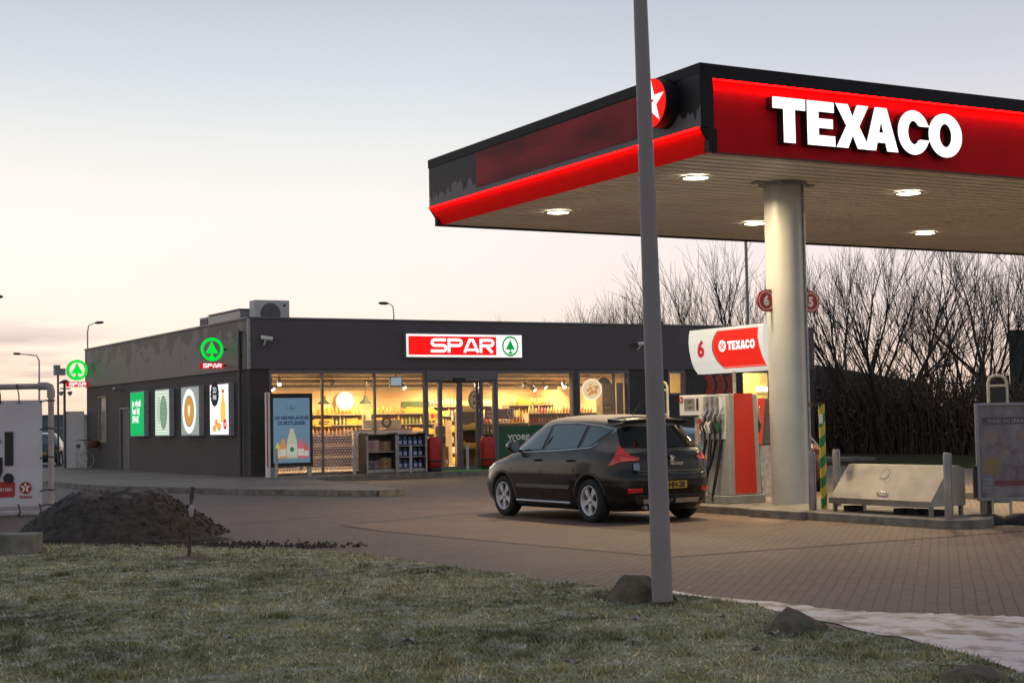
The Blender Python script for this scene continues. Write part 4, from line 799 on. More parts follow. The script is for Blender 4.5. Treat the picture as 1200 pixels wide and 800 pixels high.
def bag(loc, sc, col, lb, grp, rz):
    bm = bmesh.new(); bmesh.ops.create_cube(bm, size=1); bmesh.ops.subdivide_edges(bm, edges=bm.edges, cuts=4, use_grid_fill=True)
    for v in bm.verts:
        p = v.co; k = 1-.55*(abs(2*p.x)**3)*.6; v.co = Vector((p.x*sc[0], p.y*sc[1]*k, (p.z*k+.5)*sc[2]+(fbm(p.x*6+loc[0]*9, p.y*6+loc[2]*9, 3)-.5)*.05))
    me = bpy.data.meshes.new('goods_bag'); bm.to_mesh(me); bm.free(); me.materials.append(col); me.polygons.foreach_set('use_smooth', [True]*len(me.polygons)); o = bpy.data.objects.new('goods_bag', me); COL.objects.link(o); o.location = loc; o.rotation_euler = (0,0,rz); o['label'] = lb; o['category'] = 'bag'; o['group'] = grp
m_b1 = mat('red_white_bag', (.45,.10,.08), .35, col2=(.45,.38,.34), scale=9); m_b2 = mat('brown_bag', (.36,.22,.08), .4, col2=(.18,.09,.05), scale=10); m_b3 = mat('black_bag', (.06,.05,.06), .35, col2=(.25,.2,.2), scale=9)
zu = GZ+.12+.525+.026
for k in range(3): bag((20.39,44.76,zu+k*.115), (.52,.34,.13), m_b1, 'red and white bag stacked at the left of the upper outdoor shelf', 'red and white bags', random.uniform(-.1,.1))
for k in range(3): bag((20.84,44.76,zu+k*.10), (.42,.34,.12), m_b2, 'brown bag stacked at the right of the upper outdoor shelf', 'brown bags on the upper outdoor shelf', random.uniform(-.1,.1))
for k in range(2): bag((20.40,44.76,GZ+.123+k*.13), (.5,.34,.15), m_b3, 'dark bag at the left of the lower outdoor shelf', 'dark bags', random.uniform(-.1,.1))
for k in range(2): bag((20.82,44.74,GZ+.123+k*.16), (.44,.36,.19), m_b2, 'large brown bag at the right of the lower outdoor shelf', 'brown bags on the lower outdoor shelf', random.uniform(-.1,.1))
def bin_(x, y, h, l):
    o = thing('litter_bin', l, 'bin', (x,y,GZ), 0, 'red bins beside the entrance'); M = Matrix.Translation((x,y,GZ))
    part('body', MB().lathe([(0,.12),(.23,.12),(.245,.3),(.25,h*.8),(.235,h*.97),(.2,h),(0,h)], M, 28), m_red, o); part('base', MB().lathe([(0,0),(.22,0),(.225,.119),(0,.119)], M, 28), m_blackpl, o); part('band', MB().lathe([(.2515,.30),(.2535,.30),(.2535,.36),(.2515,.36)], M, 28), m_blackpl, o)
bin_(22.49,44.6,1.09,'round red litter bin left of the sliding doors'); bin_(24.45,44.6,1.05,'dark red litter bin right of the sliding doors')
solo('door_mat', MB().box((22.75,43.75,GZ+.002), (25.2,45.2,GZ+.012)), mat('green_mat', (.04,.42,.05), .9, scale=60), 'bright green mat on the ground before the sliding doors', 'mat')

# bicycle -----------------------------------------------------------
bk = thing('bicycle', 'white bicycle with a brown basket leaning at the far end of the side wall', 'bicycle', (16.15,63.6,GZ))
bw = mat('bike_white', (.62,.62,.6), .4); bx, by, bz = 16.15, 62.9, GZ+.34
Mf = Matrix.Translation((bx,by,bz)) @ Matrix.Rotation(R(12), 4, 'Z') @ Matrix.Rotation(R(90), 4, 'X')
Mr = Matrix.Translation((bx-.1,by+1.05,bz)) @ Matrix.Rotation(R(80), 4, 'Z') @ Matrix.Rotation(R(90), 4, 'X')
for M_ in (Mf, Mr):
    wq = part('wheel', MB().lathe([(.325,-.015),(.345,0),(.325,.015),(.312,0),(.325,-.015)], M_, 36), bw, bk)
    sp_ = MB()
    for k in range(12): a = PI*2*k/12; sp_.tube([M_ @ Vector((0,0,0)), M_ @ Vector((.32*math.cos(a),.32*math.sin(a),0))], .003, 4)
    part('spokes', sp_, m_galv, wq)
hd = Vector((bx-.02,by+.16,GZ+1.0)); bb = Vector((bx-.06,by+.55,GZ+.30)); st_ = Vector((bx-.09,by+.78,GZ+.85)); fx = Vector((bx,by,bz)); rx = Vector((bx-.1,by+1.05,bz))
part('frame', MB().tube([hd,bb],.02,8).tube([bb,st_],.018,8).tube([bb,rx],.014,8).tube([st_,rx],.012,8).tube([hd+Vector((0,0,-.12)),bb+Vector((0,.1,.18))],.015,8), bw, bk)
part('fork', MB().tube([hd,fx+Vector((.05,0,0))],.014,8).tube([hd,fx+Vector((-.05,0,0))],.014,8), bw, bk); part('handlebar', MB().tube([hd+Vector((-.28,.18,.1)),hd+Vector((-.2,0,.16)),hd+Vector((0,-.03,.12)),hd+Vector((.2,0,.16)),hd+Vector((.28,.18,.1))],.014,8).tube([hd,hd+Vector((0,-.03,.12))],.016,8), m_blackpl, bk)
part('saddle', MB().tube([st_+Vector((0,-.14,.02)),st_+Vector((0,0,.03)),st_+Vector((0,.14,.05))],[.03,.06,.09],10), m_blackpl, bk)
part('basket', MB().lathe([(.0,0),(.17,0),(.26,.26),(.25,.27),(.16,.02),(0,.02)], Matrix.Translation((bx+.24,by-.14,GZ+.83)), 20), mat('wicker', (.16,.07,.035), .8, scale=40), bk)

# white fence, posts and the far left --------------------------------
fn = thing('white_fence', 'white boarded gate closing the gap behind the shop end wall', 'fence', (16.2,65.0,GZ))
for k in range(3): part('board', MB().box((15.86+k*.255,65.0,GZ), (16.10+k*.255,65.05,2.45)), mat('white_board', (.86,.84,.82), .6, var=.03), fn)
part('post', MB().box((15.78,64.95,0), (15.85,65.1,3.6)), m_darkgrey, fn); part('rail', MB().box((15.85,65.051,.5), (16.6,65.1,.58)).box((15.85,65.051,2.1), (16.6,65.1,2.18)), m_galv, fn)
tw = thing('twin_floodlight', 'pair of small floodlights on the grey post beside the white gate', 'floodlight', (15.8,64.9,3.45))
for s in (-1,1): part('lamp_head', MB().lathe([(0,.14),(.05,.12),(.11,0),(0,0)], Matrix.Translation((15.81+s*.18,64.85,3.22)) @ Matrix.Rotation(R(150), 4, 'X'), 12), m_grey, tw)
part('crossbar', MB().box((15.6,64.86,3.36), (16.02,64.9,3.41)), m_darkgrey, tw); part('hood', MB().prism([(-.3,0),(.3,0),(.0,.16)], FRONT(15.81,64.8,3.6), -.4), m_darkgrey, tw)
cp = thing('camera_pole', 'slim grey pole with a boxy camera on top left of the white gate', 'pole', (17.94,75.0,0))
part('pole', MB().cyl((17.94,75,0), (17.94,75,4.5), .05, 8), m_darkgrey, cp); part('camera_head', MB().box((17.75,74.8,4.3), (18.25,75.1,4.62)).box((17.72,74.78,4.62), (18.0,75,4.78)), m_grey, cp)
m_shed = mat('grey_blue_cladding', (.12,.17,.18), .6, var=.1, scale=.2)
hl = thing('distant_warehouse', 'long grey-blue warehouse low on the horizon at the far left', 'building', (46,262,0))
part('wall', MB().add([(28.78,271.5,0),(64,251.5,0),(64,251.5,4.0),(28.78,271.5,4.0),(36,290,0),(72,270,0),(72,270,4.0),(36,290,4.0)], [(0,1,2,3),(1,5,6,2),(5,4,7,6),(4,0,3,7),(3,2,6,7)]), m_shed, hl)
part('roof', MB().add([(28.6,271.2,4.0),(64.2,251.2,4.0),(64.2,251.2,4.5),(28.6,271.2,4.5),(36,290,4.01),(72,270,4.01),(72,270,4.51),(36,290,4.51)], [(0,1,2,3),(1,5,6,2),(5,4,7,6),(4,0,3,7),(3,2,6,7)]), mat('teal_roof', (.07,.12,.13), .6), hl)
bf = thing('boundary_fence', 'open wire boundary fence crossing behind the banner at the far left', 'fence', (17,100,0))
q1 = MB()
for z in (.5,.95,1.4,1.85): q1.tube([(8,104,z),(40,88,z)], .035, 5)
part('wires', q1, m_galv, bf)
for k in range(9): part('post', MB().cyl((8+k*4,104-k*2,0), (8+k*4,104-k*2,2.1), .06, 6), m_darkgrey, bf)

def cobra(x, y, h, ang, label, arm=1.6, r=.06, double=False, hs=1):
    o = thing('street_lamp', label, 'street lamp', (x,y,0), 0, 'street lamps around the station'); c, s = math.cos(ang), math.sin(ang)
    part('pole', MB().tube([(x,y,0),(x,y,h*.93)], [r*1.4,r*.8], 8), m_galv, o)
    pts = [(x,y,h*.93),(x+c*arm*.15,y+s*arm*.15,h*.98),(x+c*arm,y+s*arm,h)]
    part('arm', MB().tube(pts, [r*.8,r*.7,r*.5], 8), m_galv, o)
    e = Vector((x+c*arm,y+s*arm,h)); d = Vector((c,s,.05)); part('lamp_head', MB().tube([e,e+d*.2*hs,e+d*.5*hs,e+d*.62*hs], [.05*hs,.10*hs,.09*hs,.03*hs], 10), m_darkgrey, o)
left = PI-YAW
cobra(27.84,122.35,7.7,left,'street lamp with a long curved arm standing left of the shop, its arm pointing left',1.4,.07)
cobra(27.46,106.45,9.0,-YAW,'street lamp showing above the far roof corner of the shop',.5,.06)
cobra(40.43,85.25,9.0,left,'street lamp showing above the middle of the shop roof, its head pointing left',.3,.05)
cobra(16.0,83.1,8.6,-YAW,'street lamp cut off by the left edge, its head showing halfway up',.5,.07)
cobra(7.15,38.4,8.95,-YAW,'tall street lamp cut off by the left edge, its head tip showing highest',.05,.07,hs=.8)
pr_ = thing('flag_pole', 'thin dark mast rising behind the petrol pump sign under the canopy', 'pole', (43.94,55.6,0)); part('pole', MB().tube([(43.94,55.6,0),(43.94,55.6,11.5)], [.09,.06], 8), m_grey, pr_); part('cap', MB().cyl((43.94,55.6,11.5), (43.94,55.6,11.6), .08, 8), m_darkgrey, pr_)

# the big foreground pole
fp = thing('lamp_post', 'tall thick grey lamp post in the foreground cutting the view top to bottom', 'lamp post', (7.70,11.0,0))
tp = Vector((7.70,11.0,0)); tdir = (Vector((r2.x,r2.y,0)).normalized())*-.0135
part('pole', MB().tube([tp+Vector((0,0,-.1)), tp+tdir*.9*1+Vector((0,0,.9)), tp+tdir*6+Vector((0,0,6)), tp+tdir*9+Vector((0,0,9))], [.089,.086,.055,.045], 28), mat('post_paint', (.25,.22,.23), .6, var=.06, scale=2, bump=.1, bscale=60), fp)
part('lamp_head', MB().box((7.3,10.75,9.0), (7.75,11.0,9.12)), m_darkgrey, fp, bevel=.03); part('base_collar', MB().tube([(7.70,11.0,-.02),(7.70,11.0,.05)], .105, 24), m_stone, fp)

# ------------------------------------------------------------------ canopy
CA = -.0137; CO = Vector((14.149,18.891,0)); CW = 9.447; CL = 26; CB = 5.667; CT = 6.99
can = thing('fuel_canopy', 'large flat petrol station canopy with black and red fascia and white block letters', 'canopy', CO, CA)
P = lambda n, mb, m, par=can, **k: part(n, mb, m, par, world=False, **k)
def soffit():
    mb = MB(); y = .12
    while y < CW-.12:                  # trapezoid ribs along x
        a, b = y, min(y+.30, CW-.12)
        mb.add([(.28,a,CB),(.28,b-.08,CB),(.28,b-.072,CB+.08),(.28,b,CB+.08),(CL-.2,a,CB),(CL-.2,b-.08,CB),(CL-.2,b-.072,CB+.08),(CL-.2,b,CB+.08)], [(0,1,5,4)[::-1],(1,2,6,5)[::-1],(2,3,7,6)[::-1]]); 
        mb.add([(.28,b,CB+.08),(.28,b,CB),(CL-.2,b,CB),(CL-.2,b,CB+.08)], [(0,1,2,3)])
        y += .30
    return mb
P('soffit', soffit(), mat('soffit_cladding', (.80,.79,.73), .42, .1, var=.07, scale=.8))
P('roof_deck', MB().box((.3,.3,CB+.12), (CL-.2,CW-.2,CB+.5)), m_darkgrey)
m_sidef, nn = stain_reflection_mat('frosted_canopy_side', (.15,.14,.15), (.014,.013,.015), 6.5, 5.85, 6.55, 1.3, .5, 1.24)
# side fascia (vertical face at x=0, from z 6.0 to top)
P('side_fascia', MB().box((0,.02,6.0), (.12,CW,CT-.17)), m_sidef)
P('side_top_trim', MB().box((-.015,-.012,CT-.168), (.14,CW+.01,CT)), m_black)
P('side_red_panel', MB().box((-.012,1.75,6.13), (-.001,7.35,CT-.19)), mat('faded_red', (.34,.022,.028), .55, col2=(.13,.012,.016), scale=1.2, vscale=(1,.5,2.4), ior=1.25))
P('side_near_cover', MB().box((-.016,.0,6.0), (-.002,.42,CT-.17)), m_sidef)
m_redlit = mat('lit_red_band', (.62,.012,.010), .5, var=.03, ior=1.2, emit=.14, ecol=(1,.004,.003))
P('side_lit_band', MB().add([(.004,.06,5.995),(.004,CW-.03,5.995),(.245,CW-.03,CB-.01),(.245,.06,CB-.01),(.03,.06,6.02),(.03,CW-.03,6.02),(.27,CW-.03,CB+.01),(.27,.06,CB+.01)], [(0,1,2,3)[::-1],(4,5,6,7),(0,3,7,4),(1,5,6,2)]), m_redlit)
P('side_light_strip', MB().box((-.035,.06,5.985), (-.002,CW-.03,6.012)), glow((1,.001,.001), 24))
P('side_light_strip_cover', MB().box((-.037,.06,6.0125), (-.001,CW-.03,6.02)), m_black)
for y0, y1 in ((-.012,.058),(CW-.028,CW+.012)):
    P('end_cap', MB().prism([(.0,5.99),(.235,CB-.02),(.275,CB-.02),(.275,5.99)], fr((0,y1,0)), y1-y0), m_black)
P('far_fascia', MB().box((.12,CW-.1,CB-.03), (CL-.1,CW,CT)), m_black)
# front fascia
P('front_frame', MB().box((-.012,-.012,CT-.225), (CL,.12,CT-.001)).box((-.012,-.0125,6.001), (.22,.12,CT-.2255)).box((.12,-.0125,CB-.02), (.22,.12,6.0)), m_black)
P('front_panel', MB().box((.221,.06,CB-.02), (CL,.14,CT-.226)), mat('red_panel', (.55,.010,.016), .6, var=.06, scale=2, ior=1.15))
P('front_light_strip', MB().box((.225,-.010,CT-.245), (CL,.018,CT-.2262)), glow((1,.0006,.0006), 42))
P('front_gutter', MB().box((.221,.0,CB-.05), (CL,.058,CB-.021)), mat('dark_red_trim', (.12,.01,.01), .5))
xs = {'T':(1.32,.66),'E':(2.01,.57),'X':(2.60,.71),'A':(3.20,.72),'C':(3.92,.70),'O':(4.60,.76)}
WID = {'T':.98,'E':.80,'X':1.06,'A':1.04,'C':1.0,'O':1.06}
lblack = mat('letter_side', (.02,.015,.015), .5); lface = glow((1,1,1), 1.6)
for c, (x, wd) in xs.items():
    M = fr((x*.985-.02, -.10, 5.86)); k = wd/WID[c]*.965
    o = P('letter', MB().prism([[(px*k, py*.70) for px, py in l] for l in BL[c]], T(M,0,0,-.16), .158), lblack)
    P('letter_face', MB().prism([[(px*k, py*.70) for px, py in l] for l in BL[c]], T(M), .012), lface, o)
# star disc on the side fascia
MD = fr((-.27, .92, 6.52), (0,-1,0)); RD = .38
P('logo_drum', MB().prism(circ(RD+.0,44), T(MD,0,0,-.265), .262), m_black)
P('logo_face', MB().prism(circ(RD,44), MD, .01), glow((1,.015,.01), .95)); P('logo_star', MB().prism([star(RD*.95), list(reversed([(x*.0+0.001*math.cos(i), .001*math.sin(i)) for i, (x, y) in enumerate(star(1)[:3])]))][:1], T(MD,0,0,.012), .006), glow((1,1,1), 1.2))
tm_ = MB().prism([(x*RD*.36-.165*1.0*.0, y*RD*.36) for x, y in [(-.49,.5),(-.49,.2),(-.16,.2),(-.16,-.7),(.16,-.7),(.16,.2),(.49,.2),(.49,.5)]], T(MD,0,-.02,.019), .004); P('logo_letter', tm_, glow((1,.015,.01), .95))
# downlights
m_down = glow((1,.88,.66), 14)
canI = Matrix.Translation(CO) @ Matrix.Rotation(CA, 4, 'Z')
for x in (1.45,6.2,10.95,15.7,20.4):
    for y in (2.2,6.75):
        o = thing('canopy_downlight', 'x', 'lamp', canI @ Vector((x,y,CB)), CA, 'round downlights set in the canopy ceiling')
        o['label'] = {(1.45,2.2):'round downlight in the canopy ceiling between the foreground post and the column',(1.45,6.75):'round canopy downlight left of the foreground post, farthest left',(6.2,2.2):'round canopy downlight right of the column, nearer the front edge',(6.2,6.75):'round canopy downlight just left of the column top',(10.95,6.75):'round canopy downlight below and right of the letters near the far edge'}.get((x,y), 'round canopy downlight beyond the right edge of the view')
        if x > 12 or (x > 10 and y < 3): bpy.data.objects.remove(o)
        else:
            part('frame', MB().lathe([(.21,-.012),(.21,-.034),(.27,-.026),(.275,-.012)], None, 32), m_white, o, world=False); part('lamp_glass', MB().lathe([(0,-.046),(.12,-.042),(.208,-.028),(.208,-.014)], None, 32), m_down, o, world=False)
        area('canopy_light', canI @ Vector((x,y,CB-.06)), .38, .38, 225, (1,.76,.44), spread=R(160))
# columns
m_col = m_colpaint
def column(x, y):
    c = canI.inverted() @ Vector((x,y,0))
    o = P('column', MB().tube([(c.x,c.y,.12),(c.x,c.y,CB-.03)], .335, 40, cap=False), m_col)
    P('top_plate', MB().tube([(c.x,c.y,CB-.045),(c.x,c.y,CB-.002)], .42, 8, smooth=False).box((c.x-.62,c.y-.1,CB-.03), (c.x+.62,c.y+.1,CB-.004)), m_galv, o); P('drain_pipe', MB().tube([(c.x+.2,c.y-.29,.13),(c.x+.2,c.y-.29,CB-.05)], .022, 8), m_galv, o)
column(17.52,21.10); column(29.3,21.0)
def numsign(u, digit, side, label):
    o = thing('pump_number_sign', label, 'sign', (u,21.1,3.43), 0, 'red pump number signs on the column')
    M = FRONT(u, 21.10, 3.61); s = side
    shp = [(x*s, y) for x, y in ([(-.14,-.19)]+[(.0+.19*math.cos(R(a)), .19*math.sin(R(a))) for a in range(-90,91,12)]+[(-.14,.19)])]
    if s < 0: shp = shp[::-1]
    part('plate', MB().prism(shp, M, .03), mat('sign_red', (.42,.02,.025), .4), o); part('ring_print', MB().prism(ring(.148,.162), T(M,0,0,.033), .002), m_white, o)
    part('digit', text(digit, T(M,0,-.075,.034), .22, .012), m_white, o)
numsign(17.06,'6',-1,'round ended red number 6 sign on the left of the big column'); numsign(18.05,'5',1,'round ended red number 5 sign on the right of the big column')

# island -------------------------------------------------------------
struct('pump_island', MB().prism([(16.02,20.22),(18.5,20.22),(18.5,24.4),(16.02,24.4)], Matrix.Translation((0,0,-.001)), .13).prism([(15.88,18.92),(18.4,18.92),(18.4,20.215),(15.88,20.215)], Matrix.Translation((0,0,-.001)), .134).prism([(16.0,18.915),(18.4,18.915),(18.4,17.5),(17.9,16.9),(16.9,15.95),(16.62,15.80),(16.3,15.76),(16.08,15.9),(16.0,16.1)][::-1], Matrix.Translation((0,0,-.001)), .128), m_concrete, bevel=.012)
struct('pump_island_far', MB().box((22.1,12,-.001), (24.2,21.6,.13)), m_concrete, bevel=.012)
IZ = .131
bolm = MB().tube([(0,0,0),(0,0,.90),(0,0,.925)], [.062,.062,.05], 18)
for x, y, l in ((16.30,19.12,'brushed steel bollard next to the yellow and green striped pole'),(17.45,19.85,'brushed steel bollard behind the sloping steel box'),(16.22,16.13,'brushed steel bollard in front of the right end of the sloping steel box'),(17.35,16.55,'brushed steel bollard half hidden by the left edge of the poster stand')):
    o = thing('island_bollard', l, 'bollard', (x,y,IZ), 0, 'steel bollards on the pump island'); part('post', bolm, m_steel, o, world=False); part('seam', MB().box((-.003,-.064,.02), (.003,-.0605,.88)), m_darkgrey, o, world=False)
# striped pole
sp0 = thing('striped_pole', 'yellow and green spiral striped pole standing on the pump island', 'pole', (16.56,19.15,IZ))
mS = bpy.data.materials.new('yellow_green_stripes'); t, b = nt(mS); N = t.nodes; L = t.links
tcn = N.new('ShaderNodeTexCoord'); s_ = N.new('ShaderNodeSeparateXYZ'); L.new(tcn.outputs['Object'], s_.inputs[0]); at2 = N.new('ShaderNodeMath'); at2.operation = 'MULTIPLY'; at2.inputs[1].default_value = 1.35; L.new(s_.outputs[0], at2.inputs[0])
ad = N.new('ShaderNodeMath'); ad.operation = 'SUBTRACT'; L.new(s_.outputs[2], ad.inputs[0]); L.new(at2.outputs[0], ad.inputs[1]); md = N.new('ShaderNodeMath'); md.operation = 'PINGPONG'; md.inputs[1].default_value = .16; L.new(ad.outputs[0], md.inputs[0]); gt = N.new('ShaderNodeMath'); gt.operation = 'GREATER_THAN'; gt.inputs[1].default_value = .08; L.new(md.outputs[0], gt.inputs[0])
mx = N.new('ShaderNodeMix'); mx.data_type = 'RGBA'; mx.inputs[6].default_value = (.55,.42,.03,1); mx.inputs[7].default_value = (.02,.20,.05,1); L.new(gt.outputs[0], mx.inputs[0]); L.new(mx.outputs[2], b.inputs['Base Color'])
part('pole', MB().tube([(0,0,0),(0,0,1.66)], .05, 16), mS, sp0, world=False); part('top_arm', MB().box((-.20,-.03,1.662), (.05,.03,1.69)).box((-.24,-.035,1.63), (-.12,.035,1.69)), m_wood, sp0, world=False); part('tag', MB().box((-.1,-.062,1.36), (-.03,-.052,1.5)), m_white, sp0, world=False)

# sloping steel box
sb = thing('steel_storage_box', 'long sloping stainless steel box on short legs standing on the pump island', 'storage box', (16.8,17.65,IZ))
y0, y1 = 16.62, 18.78; u0, u1 = 16.36, 17.05
prof = [(0,.27),(0,.34),(.40,.85),(.56,.85),(.69,.80),(.69,.27)]
m_sst = mat('stainless_sheet', (.42,.39,.34), .62, .25, var=.12, scale=2.5, bump=.12, bscale=5)
part('body', MB().prism([(x, z) for x, z in prof], fr((u0,y1,0)), y1-y0), m_sst, sb, bevel=.006); part('rim', MB().box((u0-.02,y0-.01,.255), (u0-.0015,y1+.01,.345)), m_steel, sb)
for x in (u0+.03, u1-.07):
    for y in (y0+.03, y1-.08): part('leg', MB().box((x,y,IZ), (x+.05,y+.05,.268)), m_steel, sb)
for y in (16.75,17.1,17.4,18.5): part('foot_block', MB().box((u0+.2,y,IZ), (u0+.42,y+.2,.21)), m_rubber, sb)
sl_ = Vector((.40,0,.51)).normalized(); part('handle', MB().tube([Vector((u0+.05,17.78,.42)), Vector((u0+.03,17.75,.45)), Vector((u0+.03,17.6,.45)), Vector((u0+.06,17.57,.43))], .014, 8), m_chrome, sb)
dc = MB(); Ms = fr((u0,y1,.34), (0,-1,0), (sl_.x,0,sl_.z))
for cx, cy, r_ in ((.93,.47,.10),(1.05,.36,.055)): dc.prism(ring(r_*.8,r_), T(Ms,cx,cy,.002), .001)
dc.prism([(.86,.36),(1.0,.36),(1.0,.40),(.86,.40)], T(Ms,0,0,.002), .001); part('sticker', dc, m_grey, sb)


# dispenser ----------------------------------------------------------
dp_ = thing('fuel_dispenser', 'grey fuel dispenser with red end panel and black hoses under the lit number 6 sign', 'fuel pump', (17.0,22.2,IZ))
m_body = mat('dispenser_grey', (.42,.42,.41), .4, .2, var=.06); m_redp = mat('dispenser_red', (.62,.035,.015), .4, var=.03)
part('base', MB().box((16.50,21.62,IZ), (17.38,22.86,.27)), m_grey, dp_, bevel=.01)
# body tapers slightly to the top
def taper(u0,u1,v0,v1,z0,z1,d): return MB().add([(u0,v0,z0),(u1,v0,z0),(u1,v1,z0),(u0,v1,z0),(u0+d,v0+d*.2,z1),(u1-d,v0+d*.2,z1),(u1-d,v1,z1),(u0+d,v1,z1)], [(0,3,2,1),(4,5,6,7),(0,1,5,4),(1,2,6,5),(2,3,7,6),(3,0,4,7)])
part('body', taper(16.64,17.36,21.70,22.36,.272,2.03,.05), m_body, dp_, bevel=.02)
part('end_panel', MB().add([(16.78,21.685,.30),(17.24,21.685,.30),(17.20,21.70,2.035),(16.80,21.70,2.035),(16.78,21.72,.30),(17.24,21.72,.30),(17.20,21.73,2.035),(16.80,21.73,2.035)], [(0,1,2,3),(0,3,7,4),(1,5,6,2),(3,2,6,7),(4,7,6,5),(0,4,5,1)]), m_redp, dp_)
part('display_head', MB().box((16.58,22.37,1.665), (17.1,23.02,2.03)), m_white, dp_, bevel=.015)
part('display_screen', MB().box((16.572,22.55,1.77), (16.579,22.86,1.97)), mat('lcd', (.24,.23,.17), .3), dp_)
t1 = text('0,00', SIDE(16.5705,22.70,1.89), .075, .002); t2 = text('1,639', SIDE(16.5705,22.70,1.79), .06, .002); t1.add(t2.v, t2.f); part('screen_digits', t1, m_blackpl, dp_)
part('keypad', MB().box((16.572,22.44,1.76), (16.579,22.50,1.97)), m_blackpl, dp_); part('number_badge', MB().prism(circ(.06,20), SIDE(16.577,22.955,1.955), .004), m_red, dp_); part('badge_digit', text('6', SIDE(16.571,22.955,1.925), .09, .004), m_white, dp_)
part('logo_strip', MB().box((16.572,22.372,1.35), (16.60,22.43,1.66)), m_white, dp_); part('star_badge', MB().prism(circ(.055,20), SIDE(16.571,22.40,1.56), .003), m_red, dp_); part('red_label', MB().box((16.568,22.375,1.42), (16.5715,22.425,1.50)), m_red, dp_)
part('price_poster', MB().box((16.62,22.44,1.15), (16.63,22.62,1.64)), mat('small_poster', (.35,.2,.12), .5, col2=(.5,.5,.5), scale=14), dp_)
part('grade_labels', MB().box((16.655,21.80,1.72), (16.668,21.88,1.84)), mat('green_label', (.02,.4,.1), .5), dp_)
for s in (-1, 1):
    for i, v in enumerate((21.84,21.99,22.14,22.28)):
        ub = 16.66 if s < 0 else 17.34; k = s
        part('holster', MB().box((min(ub+k*.005,ub-k*.05),v-.055,1.25), (max(ub+k*.005,ub-k*.05),v+.055,1.98)).box((min(ub+k*.06,ub),v-.035,1.68), (max(ub+k*.06,ub),v+.035,1.99)), m_galv if i else m_white, dp_)
        c = [mat('noz_green',(.015,.09,.04),.4), m_blackpl, m_white, m_blackpl][i]
        nz = part('nozzle', MB().tube([(ub+k*.07,v,1.36),(ub+k*.10,v,1.50),(ub+k*.06,v,1.58)], [.035,.04,.03], 10).tube([(ub+k*.12,v+.02,1.34),(ub+k*.17,v+.02,1.48),(ub+k*.09,v+.02,1.58)], .012, 6), c, dp_)
        part('spout', MB().tube([(ub+k*.07,v+.02,1.46),(ub+k*.12,v-.02,1.62),(ub+k*.06,v-.08,1.80)], [.026,.022,.014], 8), m_chrome, nz)
        zz = (.26,.46,.22,.38)[i]; sw2 = (.0,.07,-.03,.05)[i]
        part('hose', MB().tube([(ub+k*.07,v,1.36),(ub+k*.09,v+.01,1.1),(ub+k*.13,v+.05+sw2,.75),(ub+k*.2,v+.10+sw2*1.8,zz),(ub+k*.17,v+.15+sw2*2,zz-.08),(ub+k*.11,v+.18+sw2*1.6,zz+.05),(ub+k*.04,v+.10+sw2,.8),(ub+k*.02,v+.02,1.24)], .016, 8), m_rubber, dp_)
# lit header sign
hd_ = thing('pump_header_sign', 'curved lit white and red sign with number 6 above the fuel dispenser', 'sign', (17.3,22.3,2.43))
pf = [(x_+.68, 2.43+(z_-2.41)*1.06) for x_, z_ in [(16.64,2.41),(16.56,2.50),(16.50,2.62),(16.455,2.80),(16.44,2.95),(16.45,3.08),(16.475,3.17)]]
def uat(z):
    for (a, za), (b_, zb) in zip(pf, pf[1:]):
        if za <= z <= zb: return a+(b_-a)*(z-za)/(zb-za)
    return pf[-1][0]
body = [(x-16.4, z) for x, z in pf]+[(17.46-16.4,pf[-1][1]),(17.46-16.4,pf[0][1])]
part('sign_body', MB().prism(body[::-1] if False else body, fr((16.4,23.43,0)), 2.16), glow((.96,.92,.84), .62), hd_)
def curved(bnd0, bnd1, z0, z1, off, nz=14, nv=10):
    mb = MB(); vs = []
    for i in range(nz+1):
        z = z0+(z1-z0)*i/nz
        for jx in range(nv+1):
            v = bnd0(z)+(bnd1(z)-bnd0(z))*jx/nv; vs.append((uat(z)-off, v, z))
    return mb.add(vs, [(i*(nv+1)+jx, i*(nv+1)+jx+1, (i+1)*(nv+1)+jx+1, (i+1)*(nv+1)+jx) for i in range(nz) for jx in range(nv)], True)
cb_ = lambda z: 22.70-.24*((z-2.86)/.40)**2*1.0
part('red_face', curved(lambda z: cb_(z), lambda z: 21.43-.10*((3.2-z)/.7 if z < 2.96 else .3), 2.50, 3.18, .004), glow((1,.030,.018), .78), hd_)
part('divider', curved(lambda z: cb_(z)+.03, lambda z: cb_(z), 2.50, 3.18, .006), m_darkgrey, hd_)
part('digit', text('6', SIDE(17.112,23.05,2.74), .40, .018), glow((.62,.02,.03), .7), hd_)
SM = SIDE(17.108,22.40,2.90)
part('star_disc', MB().prism(circ(.105,28), SM, .003), glow((1,1,1), 1.0), hd_); part('star_print', MB().prism(star(.097), T(SM,0,0,.004), 0), glow((.75,.02,.02), .7), hd_); part('star_core', MB().prism([(-.022,-.03),(-.01,-.03),(-.01,.02),(.012,.02),(.012,-.03),(.022,-.03),(.022,.03),(-.022,.03)], T(SM,0,0,.005), 0), glow((1,1,1), 1.0), hd_)
bwm, wtot = block_word('TEXACO', SIDE(17.108,22.25,2.82), .155, .002, .05, .82); part('lettering', bwm, glow((1,1,1), 1.1), hd_)
part('mount', MB().tube([(17.28,22.3,2.03),(17.28,22.3,2.44)], .03, 8), m_galv, hd_)
